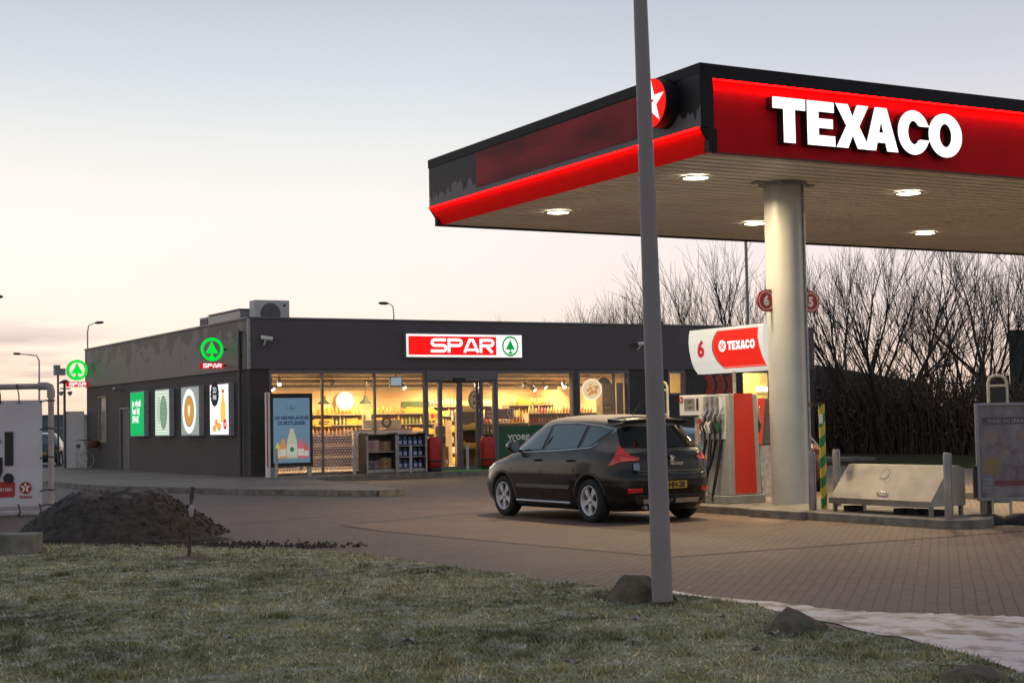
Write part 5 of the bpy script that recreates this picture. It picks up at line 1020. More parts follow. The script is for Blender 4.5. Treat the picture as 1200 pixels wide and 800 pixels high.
# second dispenser
d2_ = thing('fuel_dispenser', 'red and black fuel dispenser partly hidden behind the big column', 'fuel pump', (21.0,26.2,0))
part('pedestal', MB().box((20.80,26.0,0), (21.3,26.6,1.05)), m_galv, d2_, bevel=.01); part('cabinet', taper(20.68,21.5,25.95,26.7,1.052,2.02,-.0), m_darkgrey, d2_, bevel=.02)
part('red_side', MB().prism([(0,0),(.10,0),(.22,.95),(0,.95)], fr((20.66,25.94,1.06)), .03), m_redp, d2_); part('buttons', MB().box((21.0,25.93,1.3), (21.35,25.948,1.35)).box((21.0,25.93,1.5), (21.35,25.948,1.55)).box((21.0,25.93,1.7), (21.35,25.948,1.75)), m_grey, d2_)

# tubular frame stands
def tubestand(x, y, label, top=2.32):
    o = thing('tubular_stand', label, 'stand', (x,y,0), -YAW, 'cream tubular stands on the forecourt'); cm_ = mat('cream_tube', (.60,.57,.42), .45)
    w_ = .145; pts = [(-w_,0,0),(-w_,0,top-.1),(-w_+.03,0,top-.03),(-w_+.10,0,top),(w_-.10,0,top),(w_-.03,0,top-.03),(w_,0,top-.1),(w_,0,0)]
    part('tube_frame', MB().tube(pts, .026, 10).tube([(-w_,0,top-.16),(w_,0,top-.16)], .02, 8).tube([(-w_,0,top-.62),(w_,0,top-.62)], .02, 8), cm_, o, world=False)
    part('panel', MB().box((-w_+.03,-.02,top-.58), (w_-.03,.03,top-.19)), m_blackpl, o, world=False); part('unit', MB().box((-w_+.03,-.06,.2), (w_-.03,.1,top-.66)), m_grey, o, world=False, bevel=.02)
tubestand(*Wp(1167,24.6),'cream tubular stand with a black panel above the poster stand at the right edge', 2.19)
tubestand(16.98,24.2,'cream tubular stand behind the car roof beside the foreground post')
# price / ad stand at the right
ab = thing('poster_stand', 'grey framed poster stand with a faded picture of people on black rubber feet', 'poster stand', (17.35,16.2,0), -YAW-R(4))
A = lambda n, mb, m, **k: part(n, mb, m, ab, world=False, **k)
m_fr = mat('stand_frame', (.28,.28,.31), .4, .4)
x0, x1, z0, z1 = -.35, .56, .34, 1.75
A('frame', MB().box((x0,-.04,z0), (x0+.045,.04,z1)).box((x1-.045,-.04,z0), (x1,.04,z1)).box((x0+.045,-.04,z0), (x1-.045,.04,z0+.045)).box((x0+.045,-.04,z1-.045), (x1-.045,.04,z1)), m_fr, bevel=.006)
A('poster', MB().box((x0+.046,-.02,z0+.046), (x1-.046,.02,z1-.046)), mat('faded_poster', (.24,.215,.23), .35, col2=(.11,.085,.095), scale=3.2))
tb = MB().prism([(x0+.09,1.44),(x1-.07,1.44),(x1-.07,1.54),(x0+.09,1.54)], fr((0,-.0205,0)), .002); A('header_bar', tb, mat('bar_dark', (.09,.08,.10), .5)); A('header_text', text('TANK EN SPAAR', FRONT(.10,-.024,1.46), .075, .002), m_grey)
A('gold_disc', MB().prism(circ(.13,28), FRONT(-.13,-.0215,.84), .002), mat('ochre_print', (.27,.18,.09), .5)); A('red_bar', MB().prism([(-.1,.55),(x1-.09,.55),(x1-.09,.63),(-.1,.63)], fr((0,-.0215,0)), .002), mat('red_print', (.20,.05,.065), .5))
for k, (hx, hz, s) in enumerate(((-.12,1.24,1.0),(.28,1.26,1.0),(.06,1.02,.8))):      # faded heads and shoulders on the poster
    A('figure_print', MB().prism([(hx+.075*s*math.cos(a), hz+.095*s*math.sin(a)) for a in [2*PI*i/20 for i in range(20)]], fr((0,-.0210-.0006*k,0)), .0004), mat('print_tan', (.20,.150,.14), .5, col2=(.26,.2,.19), scale=12)); A('clothes_print', MB().prism([(hx-.17*s,hz-.42*s),(hx+.17*s,hz-.42*s),(hx+.15*s,hz-.16*s),(hx+.05*s,hz-.10*s),(hx-.05*s,hz-.10*s),(hx-.15*s,hz-.16*s)], fr((0,-.0206-.0006*k,0)), .0004), mat('print_cloth', (.15,.12,.135), .5, col2=(.22,.20,.22), scale=9))
A('note', MB().box((x0+.06,-.026,.46), (x0+.22,-.021,.72)), mat('note_paper', (.2,.2,.24), .5)); A('note_lines', MB().box((x0+.08,-.0285,.52), (x0+.2,-.0265,.54)).box((x0+.08,-.0285,.58), (x0+.2,-.0265,.6)).box((x0+.08,-.0285,.64), (x0+.2,-.0265,.66)), m_grey)
for x in (-.22,.36): A('leg', MB().box((x,-.03,.06), (x+.06,.03,z0-.001)), m_blackpl)
A('side_clip', MB().box((x0-.05,-.03,.38), (x0-.002,.05,.85)), m_blackpl)
for xc in (-.30,.30):
    A('rubber_foot', MB().lathe([(0,.15),(.16,.15),(.25,.11),(.34,.03),(.34,0),(0,0)], Matrix.Translation((xc,-.05,0)) @ Matrix.Diagonal((1.15,.85,1,1)), 24), m_rubber)

# ------------------------------------------------------------------ banner in a pipe frame
bn = thing('pipe_stand', 'white plastic pipe frame holding the banner at the left edge', 'frame', (7.06,30.07,0), -YAW)
m_pipe = mat('grey_pipe', (.40,.37,.37), .5, var=.15)
B = lambda n, mb, m, **k: part(n, mb, m, bn, world=False, **k)
B('pipe', MB().cyl((0,0,.05), (0,0,2.36), .055, 18), m_pipe); B('pipe', MB().cyl((-.06,0,2.46), (-4.2,0,2.46), .055, 18), m_pipe); B('pipe', MB().cyl((-.0,0,.06), (-4.2,0,.06), .055, 18), m_pipe); B('pipe', MB().cyl((-4.2,0,0), (-4.2,0,2.5), .055, 18), m_pipe)
B('elbow', MB().tube([(0,0,2.24),(0,0,2.38),(-.02,0,2.44),(-.08,0,2.462),(-.24,0,2.462)], .075, 18), m_pipe)
bnr = thing('banner', 'pale grey advertising banner with black letters tied inside the pipe frame', 'banner', (7.06,30.07,0), -YAW)
B2 = lambda n, mb, m, **k: part(n, mb, m, bnr, world=False, **k)
vs = []; nx_, nz_ = 40, 24
for i in range(nz_+1):
    for k in range(nx_+1):
        x = -4.0+3.83*k/nx_; z = .20+2.0*i/nz_; vs.append((x, .012*math.sin(x*4+z*2)+.008*math.sin(z*7-x*3), z))
B2('sheet', MB().add(vs, [(i*(nx_+1)+k, i*(nx_+1)+k+1, (i+1)*(nx_+1)+k+1, (i+1)*(nx_+1)+k) for i in range(nz_) for k in range(nx_)], True), mat('banner_vinyl', (.60,.58,.62), .45, var=.04, scale=1))
FB = lambda x, z, o=.03: FRONT(x, -o, z)
lt = MB().prism([(-.07,.34),(.09,.34),(.09,.98),(-.07,.98)], FB(-.80,.63), .002); lt.prism(circ(.10,24), FB(-.80,.73), .002)
lt.add(*(lambda a: (a.v, a.f))(text('OPENIN', FB(-1.52,.60), 1.05, .05, .9, 'RIGHT')))
G_ = circ(.34, 34, 0, .5, R(40), R(330), ry=.5)+[(.30,.52),(.02,.52),(.02,.36),(.14,.36)]+list(reversed(circ(.17, 20, 0, .5, R(42), R(310), ry=.33)))
lt.prism([(x*.8, y*.98) for x, y in G_], FB(-1.15,.62), .002)
B2('lettering', lt, mat('print_black', (.012,.012,.012), .5))
B2('red_box', MB().prism(rrect(-1.9,.0,0,.29,.04), FB(-.68,.38), .002), mat('print_red', (.42,.03,.03), .5)); B2('red_box_text', text('REFRESH AS YOU GO', FB(-.74,.495,.034), .078, .0025, 1, 'RIGHT'), m_white)
B2('star_disc', MB().prism(circ(.115,28), FB(-.48,.55), .002), mat('print_red', (.42,.03,.03), .5)); B2('star_print', MB().prism(star(.11), FB(-.48,.55,.033), .001), m_white)
B2('star_letter', MB().prism([(-.032,.012),(-.032,.032),(.032,.032),(.032,.012),(.01,.012),(.01,-.05),(-.01,-.05),(-.01,.012)], FB(-.48,.55,.035), .001), mat('print_red2', (.42,.03,.03), .5))
bw2, _ = block_word('TEXACO', FB(-.60,.355,.033), .045, .001, .05, .88); B2('brand_text', bw2, mat('print_red', (.42,.03,.03), .5))
for z in (2.18,1.66,1.12,.50,.22):
    B2('tie', MB().tube([(-.20,-.03,z-.02),(-.08,-.06,z+.01),(.06,-.05,z),(.06,.05,z+.01),(-.1,.05,z)], .013, 6), m_blackpl)
for x in (-.60,-.95,-2.2): B2('tie', MB().tube([(x,-.02,2.14),(x+.01,-.06,2.30),(x-.03,-.065,2.5),(x,.06,2.5)], .013, 6), m_blackpl)
for x in (-.22,-.62,-2.0): B2('tie', MB().tube([(x,-.02,.24),(x+.05,-.065,.1),(x+.01,-.07,0.02)], .016, 6), m_wood)

# ------------------------------------------------------------------ cars
def ease(x, pts):
    for (a, va), (b, vb) in zip(pts, pts[1:]):
        if x <= b: t = max(0, (x-a)/(b-a)); return va+(vb-va)*t
    return pts[-1][1]
class Shape:
    def __init__(s, L, W, H, XR, XF, WW, zmin):
        s.L, s.W, s.H, s.XR, s.XF, s.WW, s.zmin = L, W, H, XR, XF, WW, zmin
    def p(s, z):
        xr, xf, w = ease(z, s.XR), ease(z, s.XF), ease(z, s.WW); n = ease(z, [(.2,5.6),(1.0,5.2),(1.2,4.0),(s.H,2.8)]); return (xf+xr)/2, (xf-xr)/2, w, n
    def ring(s, z, k=96):
        xm, a, w, n = s.p(z); o = []
        for i in range(k):
            t = 2*PI*i/k; c, q = math.cos(t), math.sin(t); o.append((xm+a*math.copysign(abs(c)**(2/n), c), w*math.copysign(abs(q)**(2/n), q), z))
        return o
    def side(s, x, z, off, sg=1):
        xm, a, w, n = s.p(z); k = min(.9995, abs((x-xm)/a)); y = w*(1-k**n)**(1/n)
        e = .01; k2 = min(.9995, abs((x+e-xm)/a)); y2 = w*(1-k2**n)**(1/n); xm3, a3, w3, n3 = s.p(z+e); k3 = min(.9995, abs((x-xm3)/a3)); y3 = w3*(1-k3**n3)**(1/n3)
        nr = Vector((-(y2-y)/e, 1, -(y3-y)/e)).normalized(); P_ = Vector((x, y, z))+nr*off; return Vector((P_.x, P_.y*sg, P_.z))
    def end(s, y, z, off, rear=True):
        def X(y, z):
            xm, a, w, n = s.p(z); k = min(.999, abs(y/w)); return xm+(-1 if rear else 1)*a*(1-k**n)**(1/n)
        e = .01; x = X(y,z); d1 = (X(y+e,z)-X(y-e,z))/(2*e); d2 = (X(y,z+e)-x)/e; q = -1 if rear else 1
        nr = Vector((1,-d1,-d2)).normalized()*q; return Vector((x,y,z))+nr*off
    def corner(s, sd, z, off, sg=1):       # sd: arclength from the rear corner; + toward the tail centre, - along the side
        xm, a, w, n = s.p(z); pts = []
        for i in range(200):
            t = PI/2+PI/2*i/199; c, q = math.cos(t), math.sin(t); pts.append(Vector((xm+a*math.copysign(abs(c)**(2/n), c), w*abs(q)**(2/n))))
        ci = 99; 
        best = min(range(200), key=lambda i: abs((pts[i].x-(xm-a)) - (w-pts[i].y))); ci = best; acc = 0; i = ci
        if sd >= 0:
            while i < 198 and acc+(pts[i+1]-pts[i]).length < sd: acc += (pts[i+1]-pts[i]).length; i += 1
        else:
            while i > 1 and acc+(pts[i-1]-pts[i]).length < -sd: acc += (pts[i-1]-pts[i]).length; i -= 1
        j = min(max(i, 1), 198); tg = (pts[j+1]-pts[j-1]).normalized(); nr = Vector((-tg.y*-1, tg.x*-1)); nr = Vector((tg.y, -tg.x))
        if nr.dot(pts[j]-Vector((xm,0))) < 0: nr = -nr
        q = pts[j]+nr*off; return Vector((q.x, q.y*sg, z))
def patch(poly, fn, cuts=7):
    bm = bmesh.new(); vv = [bm.verts.new((x, y, 0)) for x, y in poly]; bm.faces.new(vv); bmesh.ops.triangulate(bm, faces=bm.faces[:])
    for _ in range(cuts):
        es = [e for e in bm.edges if e.calc_length() > .055]
        if not es: break
        bmesh.ops.subdivide_edges(bm, edges=es, cuts=1); bmesh.ops.triangulate(bm, faces=bm.faces[:])
    bm.verts.index_update(); mb = MB().add([fn(v.co.x, v.co.y) for v in bm.verts], [tuple(v.index for v in f.verts) for f in bm.faces], True); bm.free(); return mb
def strip(pts, w, fn):
    Lf, Rt = sp(pts, w); n = len(Lf); return MB().add([fn(p.x, p.y) for p in Lf]+[fn(p.x, p.y) for p in Rt], [(i, n+i, n+i+1, i+1) for i in range(n-1)], True)
def wheel_parts(car, x, y, sg, r=.335, wd=.21):
    M = Matrix.Translation((x, y, r)) @ Matrix.Rotation(R(-90)*sg, 4, 'X')     # local z points outward
    w_ = part('wheel', MB().lathe([(r*.60,-.19),(r*.93,-.19),(r,-.15),(r,-.03),(r*.94,.008),(r*.70,.012),(r*.66,-.01),(r*.66,-.04)], M, 40), m_rubber, car, world=False)
    m_rim = mat('alloy_rim', (.60,.60,.62), .4, .45, var=.1)
    part('rim', MB().lathe([(r*.66,-.02),(r*.69,.013),(r*.64,.010),(r*.60,-.03),(r*.58,-.14)], M, 40), m_rim, w_, world=False)
    part('brake_disc', MB().lathe([(r*.60,-.09),(0,-.09)], M, 32), mat('brake_dark', (.03,.03,.03), .5, .5), w_, world=False)
    s_ = MB()
    for k in range(5):
        a = 2*PI*k/5+.3; c, s = math.cos(a), math.sin(a); q = []
        for rr, hw, z in ((.10*r,.036,-.012),(.30*r,.034,-.006),(.63*r,.055,-.006)):
            q += [(rr*c-hw*s, rr*s+hw*c, z),(rr*c+hw*s, rr*s-hw*c, z)]
        q += [(x_,y_,z_-.03) for x_,y_,z_ in q]
        s_.add([M @ Vector(p) for p in q], [(0,1,3,2),(2,3,5,4),(0,2,8,6),(2,4,10,8),(1,7,9,3),(3,9,11,5),(4,5,11,10)])
    s_.lathe([(0,.002),(.045,.0),(.052,-.02)], M, 16); part('spokes', s_, m_rim, w_, world=False)
def car(name, label, cat, loc, rz, S, paint, wheels, group=None, detail=True):
    o = thing(name, label, cat, loc, rz, group)
    r = .335; zl = [z for z in S.zs]
    bm = bmesh.new(); k = 96; rows = [[bm.verts.new(p) for p in S.ring(z, k)] for z in zl]
    for a, b_ in zip(rows, rows[1:]):
        for i in range(k): f = bm.faces.new((a[i], a[(i+1) % k], b_[(i+1) % k], b_[i])); f.smooth = True
    bm.faces.new(rows[0][::-1]); ft = bm.faces.new(rows[-1]); ft.smooth = True
    me = bpy.data.meshes.new('b'); bm.to_mesh(me); bm.free(); me.materials.append(paint)
    body = bpy.data.objects.new('body', me); COL.objects.link(body); cut = MB()
    for wx in wheels:
        for sg in (1, -1): cut.tube([(wx, sg*(S.W-.30), r+.01), (wx, sg*(S.W+.3), r+.01)], r+.055, 40, smooth=True)
    cu = link('cut', cut, m_blackpl); cu.data.materials.clear(); cu.data.materials.append(m_blackpl)
    md = body.modifiers.new('b', 'BOOLEAN'); md.operation = 'DIFFERENCE'; md.solver = 'EXACT'; md.object = cu; md.material_mode = 'TRANSFER'
    bpy.context.view_layer.update(); new = bpy.data.meshes.new_from_object(body.evaluated_get(bpy.context.evaluated_depsgraph_get())); body.modifiers.clear(); body.data = new; bpy.data.objects.remove(cu); body.parent = o
    new.name = 'body'
    for wx in wheels:
        for sg in (1, -1): wheel_parts(o, wx, sg*(S.W-.035), sg)
    return o
def mk_shape(L, W, H, hood, belt, roof_r, roof_f, wsb, tail):
    S = Shape(L, W, H, None, None, None, .2)
    S.XR = [(.18,.20),(.30,.05),(.5,0),(.70,.0),(.78,.05),(.95,.07),(belt-.02,.10),(belt+.03,.13),(H-.19,tail),(H-.10,tail+.12),(H-.03,tail+.55),(H,tail+1.0)]
    S.XF = [(.18,L-.22),(.32,L-.05),(.5,L),(.64,L-.015),(.76,L-.07),(.86,L-.20),(hood-.08,L-.42),(hood-.02,L-.70),(hood+.05,wsb),(H-.14,roof_f+.18),(H-.06,roof_f),(H-.02,roof_f-.35),(H,roof_f-.7)]
    S.WW = [(.18,W-.09),(.28,W-.03),(.5,W),(.75,W),(.92,W-.015),(belt-.03,W-.05),(belt+.03,W-.075),(H-.18,W-.25),(H-.09,W-.30),(H-.04,W-.40),(H-.01,W-.58),(H,W-.75)]
    S.zs = [.18,.24,.30,.36,.43,.5,.57,.64,.70,.74,.78,.82,.86,.90,.94,.97,1.0,1.03,1.06,1.09,1.12,1.16,1.22,1.28,1.34,1.40,1.45,1.5,1.54,1.57,1.60,1.62,1.64]
    S.zs = [z for z in S.zs if z < H-.005]+[H]
    return S
m_cglass = bpy.data.materials.new('tinted_glass'); t, b = nt(m_cglass); b.inputs['Base Color'].default_value = (.008,.012,.014,1); b.inputs['Roughness'].default_value = .02; b.inputs['IOR'].default_value = 2.35; b.inputs['Specular Tint'].default_value = (.75,.95,1,1)
m_lamp_r = mat('tail_lamp_red', (.55,.012,.012), .15, var=.15, scale=14, emit=.05, ecol=(1,.02,.02), coat=.6)
# main car: frosted dark crossover
mp_ = bpy.data.materials.new('frosty_black_paint'); t, b = nt(mp_); N = t.nodes; L = t.links
b.inputs['Metallic'].default_value = .0; b.inputs['Specular IOR Level'].default_value = .25; b.inputs['Coat Weight'].default_value = .6; b.inputs['Coat Roughness'].default_value = .1
ge = N.new('ShaderNodeNewGeometry'); tcn = N.new('ShaderNodeTexCoord'); s1 = N.new('ShaderNodeSeparateXYZ'); L.new(ge.outputs['Normal'], s1.inputs[0]); s2 = N.new('ShaderNodeSeparateXYZ'); L.new(tcn.outputs['Object'], s2.inputs[0])
nz1 = N.new('ShaderNodeTexNoise'); nz1.inputs['Scale'].default_value = 3; nz1.inputs['Detail'].default_value = 7; L.new(tcn.outputs['Object'], nz1.inputs['Vector'])
up_ = N.new('ShaderNodeMapRange'); up_.inputs[1].default_value = .45; up_.inputs[2].default_value = .85; up_.inputs[4].default_value = .85; L.new(s1.outputs[2], up_.inputs[0])
du = N.new('ShaderNodeMapRange'); du.inputs[1].default_value = .52; du.inputs[2].default_value = .75; du.inputs[4].default_value = .14; L.new(nz1.outputs['Fac'], du.inputs[0])
sm = N.new('ShaderNodeMath'); L.new(up_.outputs[0], sm.inputs[0]); L.new(du.outputs[0], sm.inputs[1]); sm.use_clamp = True
mx = N.new('ShaderNodeMix'); mx.data_type = 'RGBA'; mx.inputs[6].default_value = (.006,.0055,.005,1); mx.inputs[7].default_value = (.33,.31,.28,1); L.new(sm.outputs[0], mx.inputs[0]); L.new(mx.outputs[2], b.inputs['Base Color'])
rg = N.new('ShaderNodeMapRange'); rg.inputs[3].default_value = .22; rg.inputs[4].default_value = .7; L.new(sm.outputs[0], rg.inputs[0]); L.new(rg.outputs[0], b.inputs['Roughness'])
cwt = N.new('ShaderNodeMapRange'); cwt.inputs[3].default_value = .38; cwt.inputs[4].default_value = 0; L.new(sm.outputs[0], cwt.inputs[0]); L.new(cwt.outputs[0], b.inputs['Coat Weight'])
S1 = mk_shape(4.46, .955, 1.645, 1.0, 1.08, .4, 2.80, 3.58, .34)
CR = car('parked_car', 'dark dusty crossover car with frost on its roof parked beside the pump island', 'car', (14.225,19.985,0), R(90.6), S1, mp_, (.88,3.50))
CR.scale = (1.035,1.035,1.035)
K = lambda n, mb, m, par=CR, **k: part(n, mb, m, par, world=False, **k)
m_trim = mat('chrome_trim', (.5,.5,.5), .3, .8); m_seam = mat('panel_gap', (.003,.003,.003), .9)
for sg in (1, -1):
    f = lambda x, z, sg=sg: S1.side(x, z, .008, sg); f2 = lambda x, z, sg=sg: S1.side(x, z, .013, sg); f3 = lambda x, z, sg=sg: S1.side(x, z, .004, sg); f4 = lambda x, z, sg=sg: S1.side(x, z, .02, sg)
    K('side_window', patch([(3.22,1.08),(2.30,1.10),(2.27,1.47),(2.45,1.46),(2.78,1.36)], f), m_cglass)
    K('side_window', patch([(2.20,1.10),(1.28,1.13),(1.22,1.47),(1.7,1.50),(2.17,1.48)], f), m_cglass)
    K('side_window', patch([(1.18,1.13),(.92,1.16),(.62,1.40),(.75,1.43),(1.12,1.47)], f), m_cglass)
    K('window_trim', strip([(3.34,1.05),(2.8,1.055),(2.2,1.075),(1.4,1.105),(.90,1.135),(.56,1.40),(.9,1.465),(1.5,1.515),(2.2,1.515),(2.50,1.47),(2.85,1.36),(3.34,1.06)], .016, f2), m_trim)
    for pts in ([(3.18,1.02),(3.20,.80),(3.12,.35)], [(2.22,1.07),(2.26,.75),(2.2,.34)], [(1.22,1.10),(1.30,.80),(1.12,.62)], [(3.14,.33),(2.2,.33),(1.30,.33)], [(4.0,.84),(3.3,.98),(3.2,1.02)], [(.72,.55),(.5,.62),(.2,.64)]): K('panel_gap', strip(pts, .010, f3), m_seam)
    K('door_rub_strip', patch([(3.02,.50),(1.42,.50),(1.36,.56),(3.0,.56)], f2), m_trim if False else mat('dull_strip', (.10,.10,.10), .3, .4))
    K('sill_bar', MB().tube([S1.side(x, .29, .03, sg) for x in (3.0,2.4,1.8,1.36)], .022, 8), m_trim)
    for x in (2.42,1.44): K('door_handle', MB().tube([S1.side(x+.02,.93,.0,sg),S1.side(x+.0,.935,.035,sg),S1.side(x-.15,.94,.035,sg),S1.side(x-.17,.94,0,sg)], .014, 8), m_blackpl)
    mp2 = S1.side(3.02,1.10,.0,sg); mc = mp2+Vector((.02,sg*.16,.05))
    mi = K('wing_mirror', MB().tube([mc+Vector((.10,0,-.01)),mc+Vector((.05,0,0)),mc+Vector((-.06,0,0)),mc+Vector((-.09,0,0))], [.04,.10,.105,.09], 14).tube([mp2-Vector((0,sg*.05,.05)),mc], .025, 8), mat('mirror_black', (.03,.03,.035), .25)); K('mirror_glass', MB().tube([mc+Vector((-.092,0,0)),mc+Vector((-.094,0,0))], .078, 14), m_chrome, mi)
    g = lambda s, z, sg=sg: S1.corner(s, z, .014, sg)
    K('tail_lamp', patch([(-.05,1.17),(.01,1.165),(.07,1.07),(.15,1.02),(.30,.985),(.27,.94),(.12,.945),(.02,.93),(-.08,.895),(-.22,.86),(-.16,.93),(-.10,1.02)], g), m_lamp_r)
    K('lamp_inner', patch([(.0,.93),(.22,.945),(.24,.965),(.1,.985),(.0,1.0)], lambda s, z, sg=sg: S1.corner(s, z, .018, sg)), mat('lamp_bright', (.8,.12,.10), .2, emit=.1, ecol=(1,.1,.08)))
    K('fog_reflector', patch([(.08,.46),(.30,.47),(.30,.53),(.08,.53)], g), m_lamp_r)
    K('headlamp', patch([(4.0,.74),(4.28,.66),(4.26,.76),(3.86,.88),(3.72,.89)], f), mat('lamp_clear', (.45,.45,.45), .1, .3))
    for wx in (.88,3.50): K('arch_trim', strip([(wx+.405*math.cos(R(a)), .345+.405*math.sin(R(a))) for a in range(8,173,8)], .035, lambda x, z, sg=sg: S1.side(x, max(z,.2), .006, sg)), m_blackpl)
f = lambda y, z: S1.end(y, z, .022)
K('rear_window', patch([(-.70,1.13),(.70,1.13),(.60,1.40),(.5,1.44),(-.5,1.44),(-.60,1.40)], f), mat('dark_rear_glass', (.006,.007,.007), .08, ior=1.32))
K('windscreen', patch([(-.70,1.10),(.70,1.10),(.56,1.47),(-.56,1.47)], lambda y, z: S1.end(y, z, .008, False)), m_cglass)
sy = [-.60,-.45,-.2,0,.2,.45,.60]; sv = []
for y in sy:
    q = 1-(abs(y)/.62)**3*.55; zt = 1.525+.035*q; sv += [(.34+.10*(1-q),y,zt),(.82,y,zt+.045*q+.005),(.34+.10*(1-q),y,zt-.035),(.80,y,zt-.09)]
K('spoiler', MB().add(sv, [(4*i,4*i+1,4*i+5,4*i+4)[::-1] for i in range(6)]+[(4*i,4*i+4,4*i+6,4*i+2)[::-1] for i in range(6)]+[(4*i+2,4*i+6,4*i+7,4*i+3)[::-1] for i in range(6)]+[(0,2,3,1),(24,25,27,26)], True), mat('gloss_black', (.006,.006,.006), .3))
K('tailgate_gap', strip([(-.66,1.10),(-.62,.85),(-.60,.74),(0,.72),(.60,.74),(.62,.85),(.66,1.10)], .010, lambda y, z: S1.end(y, z, .003)), m_seam)
K('tailgate_ledge', patch([(-.60,.765),(.60,.765),(.60,.79),(-.60,.79)], lambda y, z: S1.end(y, z, .012)), mat('ledge_brown', (.10,.08,.06), .4))
K('rear_bumper_trim', patch([(-.60,.30),(.60,.30),(.66,.44),(-.66,.44)], lambda y, z: S1.end(y, z, .012)), m_blackpl); K('skid_plate', patch([(-.50,.30),(.50,.30),(.52,.37),(-.52,.37)], lambda y, z: S1.end(y, z, .022)), m_trim)
np_ = K('number_plate', patch([(-.26,.515),(.26,.515),(.26,.625),(-.26,.625)], lambda y, z: S1.end(y, z, .018)), mat('plate_yellow', (.65,.42,.02), .4, var=.03)); Mn = fr((-.024,0,.545), (0,-1,0)); K('plate_text', text('47-HH-28', T(Mn,0,-.012,0), .115, .005, .92), m_blackpl, np_)
em = [(-.05,-.06),(-.02,-.06),(-.015,-.01),(.01,-.06),(.04,-.06),(.02,.0),(.05,.01),(.06,.04),(.02,.03),(.0,.06),(-.04,.065),(-.055,.03),(-.03,.02)]
K('emblem', MB().prism([(x*.8-.0, y*.8) for x, y in em], fr((.058,-.04,.96), (0,-1,0)), .02), m_chrome); K('badge_text', text('PEUGEOT', fr((.036,-.12,.865), (0,-1,0)), .055, .002), m_chrome)
K('sticker', MB().prism([(-.05,-.05),(.05,-.05),(.05,.05),(-.05,.05)], fr((.045,.62,.85), (0,-1,0)), .015), mat('sticker_blue', (.25,.3,.5), .4)); K('antenna', MB().tube([(1.05,0,1.60),(.80,0,1.80)], .006, 6), m_blackpl)
K('exhaust', MB().tube([(.5,.45,.24),(.06,.45,.24)], .03, 10), m_galv); K('tow_bar', MB().tube([(.1,-.0,.30),(-.04,0,.32),(-.05,0,.40)], [.03,.025,.03], 10), m_blackpl); K('underbody', MB().box((.35,-.66,.19), (4.1,.66,.34)), m_blackpl)
# other cars
def plain_car(label, loc, rz, H, paint, L=3.9, W=.84):
    S = mk_shape(L, W, H, .92, .98, .4, L*.60, L*.80, .30)
    o = car('parked_car', label, 'car', loc, rz, S, paint, (.65,L-.75)); q = lambda n, mb, m: part(n, mb, m, o, world=False)
    for sg in (1,-1):
        f = lambda x, z, sg=sg: S.side(x, z, .008, sg)
        q('side_window', patch([(L*.74,1.0),(L*.52,1.01),(L*.52,H-.17),(L*.60,H-.18)], f), m_cglass); q('side_window', patch([(L*.50,1.01),(.70,1.05),(.62,H-.20),(L*.50,H-.17)], f), m_cglass)
        q('tail_lamp', patch([(-.12,.80),(.12,.80),(.12,1.0),(-.1,1.0)], lambda s, z, sg=sg: S.corner(s, z, .012, sg)), mat('dull_lamp_red', (.08,.006,.006), .4))
        q('side_stripe', patch([(L-1.1,.5),(1.1,.5),(1.1,.55),(L-1.1,.55)], f), m_blackpl)
    q('rear_window', patch([(-.6,1.04),(.6,1.04),(.5,H-.20),(-.5,H-.20)], lambda y, z: S.end(y, z, .010)), m_cglass); q('number_plate', patch([(-.24,.55),(.24,.55),(.24,.65),(-.24,.65)], lambda y, z: S.end(y, z, .015)), mat('plate_yellow', (.65,.42,.02), .4)); q('windscreen', patch([(-.6,1.04),(.6,1.04),(.5,H-.17),(-.5,H-.17)], lambda y, z: S.end(y, z, .008, False)), m_cglass)
    q('underbody', MB().box((.35,-.6,.19), (L-.3,.6,.32)), m_blackpl)
plain_car('pale blue hatchback parked by the shop behind the dark car and the fuel dispenser', (25.5,34.0,0), R(96), 1.42, mat('blue_paint', (.10,.20,.28), .3, coat=.5, var=.05))
plain_car('maroon car standing behind the big column on the far lane', (*Wp(921,33.5),0), PI/2-YAW, 1.44, mat('maroon_paint', (.05,.006,.01), .3, coat=.3, var=.05))
plain_car('dark teal car parked far left beyond the pipe frame', (17.3,75.6,0), R(70), 1.6, mat('teal_paint', (.02,.05,.05), .3, coat=.5, var=.05))

# ------------------------------------------------------------------ trees and hedge
def grow(mb, p, d, ln, r, lev, rn, maxl, spread, up):
    n = 3 if lev < 2 else 2; pts = [p.copy()]; rs = [r]; q = p.copy(); dd = d.copy()
    for i in range(n):
        dd = (dd+Vector((rn.uniform(-1,1), rn.uniform(-1,1), rn.uniform(-.4,1)*up))*.10).normalized(); q = q+dd*ln/n; pts.append(q.copy()); rs.append(r*(1-.42*(i+1)/n))
    mb.tube(pts, rs, 6 if lev < 2 else (4 if lev < 3 else 3), cap=False)
    if lev >= maxl: return
    for k in range(rn.choice([3,3,3,4]) if lev < maxl-1 else rn.choice([3,4])):
        t_ = rn.uniform(.35,1) if k else 1.0; i = min(n-1, int(t_*n)); base = pts[i].lerp(pts[i+1], t_*n-i)
        ax = Vector((rn.uniform(-1,1), rn.uniform(-1,1), rn.uniform(-.3,.3))).normalized(); ang = rn.uniform(.5,1)*spread*(0.5 if k == 0 else 1)
        nd = (Matrix.Rotation(ang, 3, dd.cross(ax).normalized()) @ dd); nd = (nd+Vector((0,0,.10*up))).normalized()
        grow(mb, base, nd, ln*rn.uniform(.62,.82), max(.0072, rs[i]*rn.uniform(.50,.66)), lev+1, rn, maxl, spread, up)
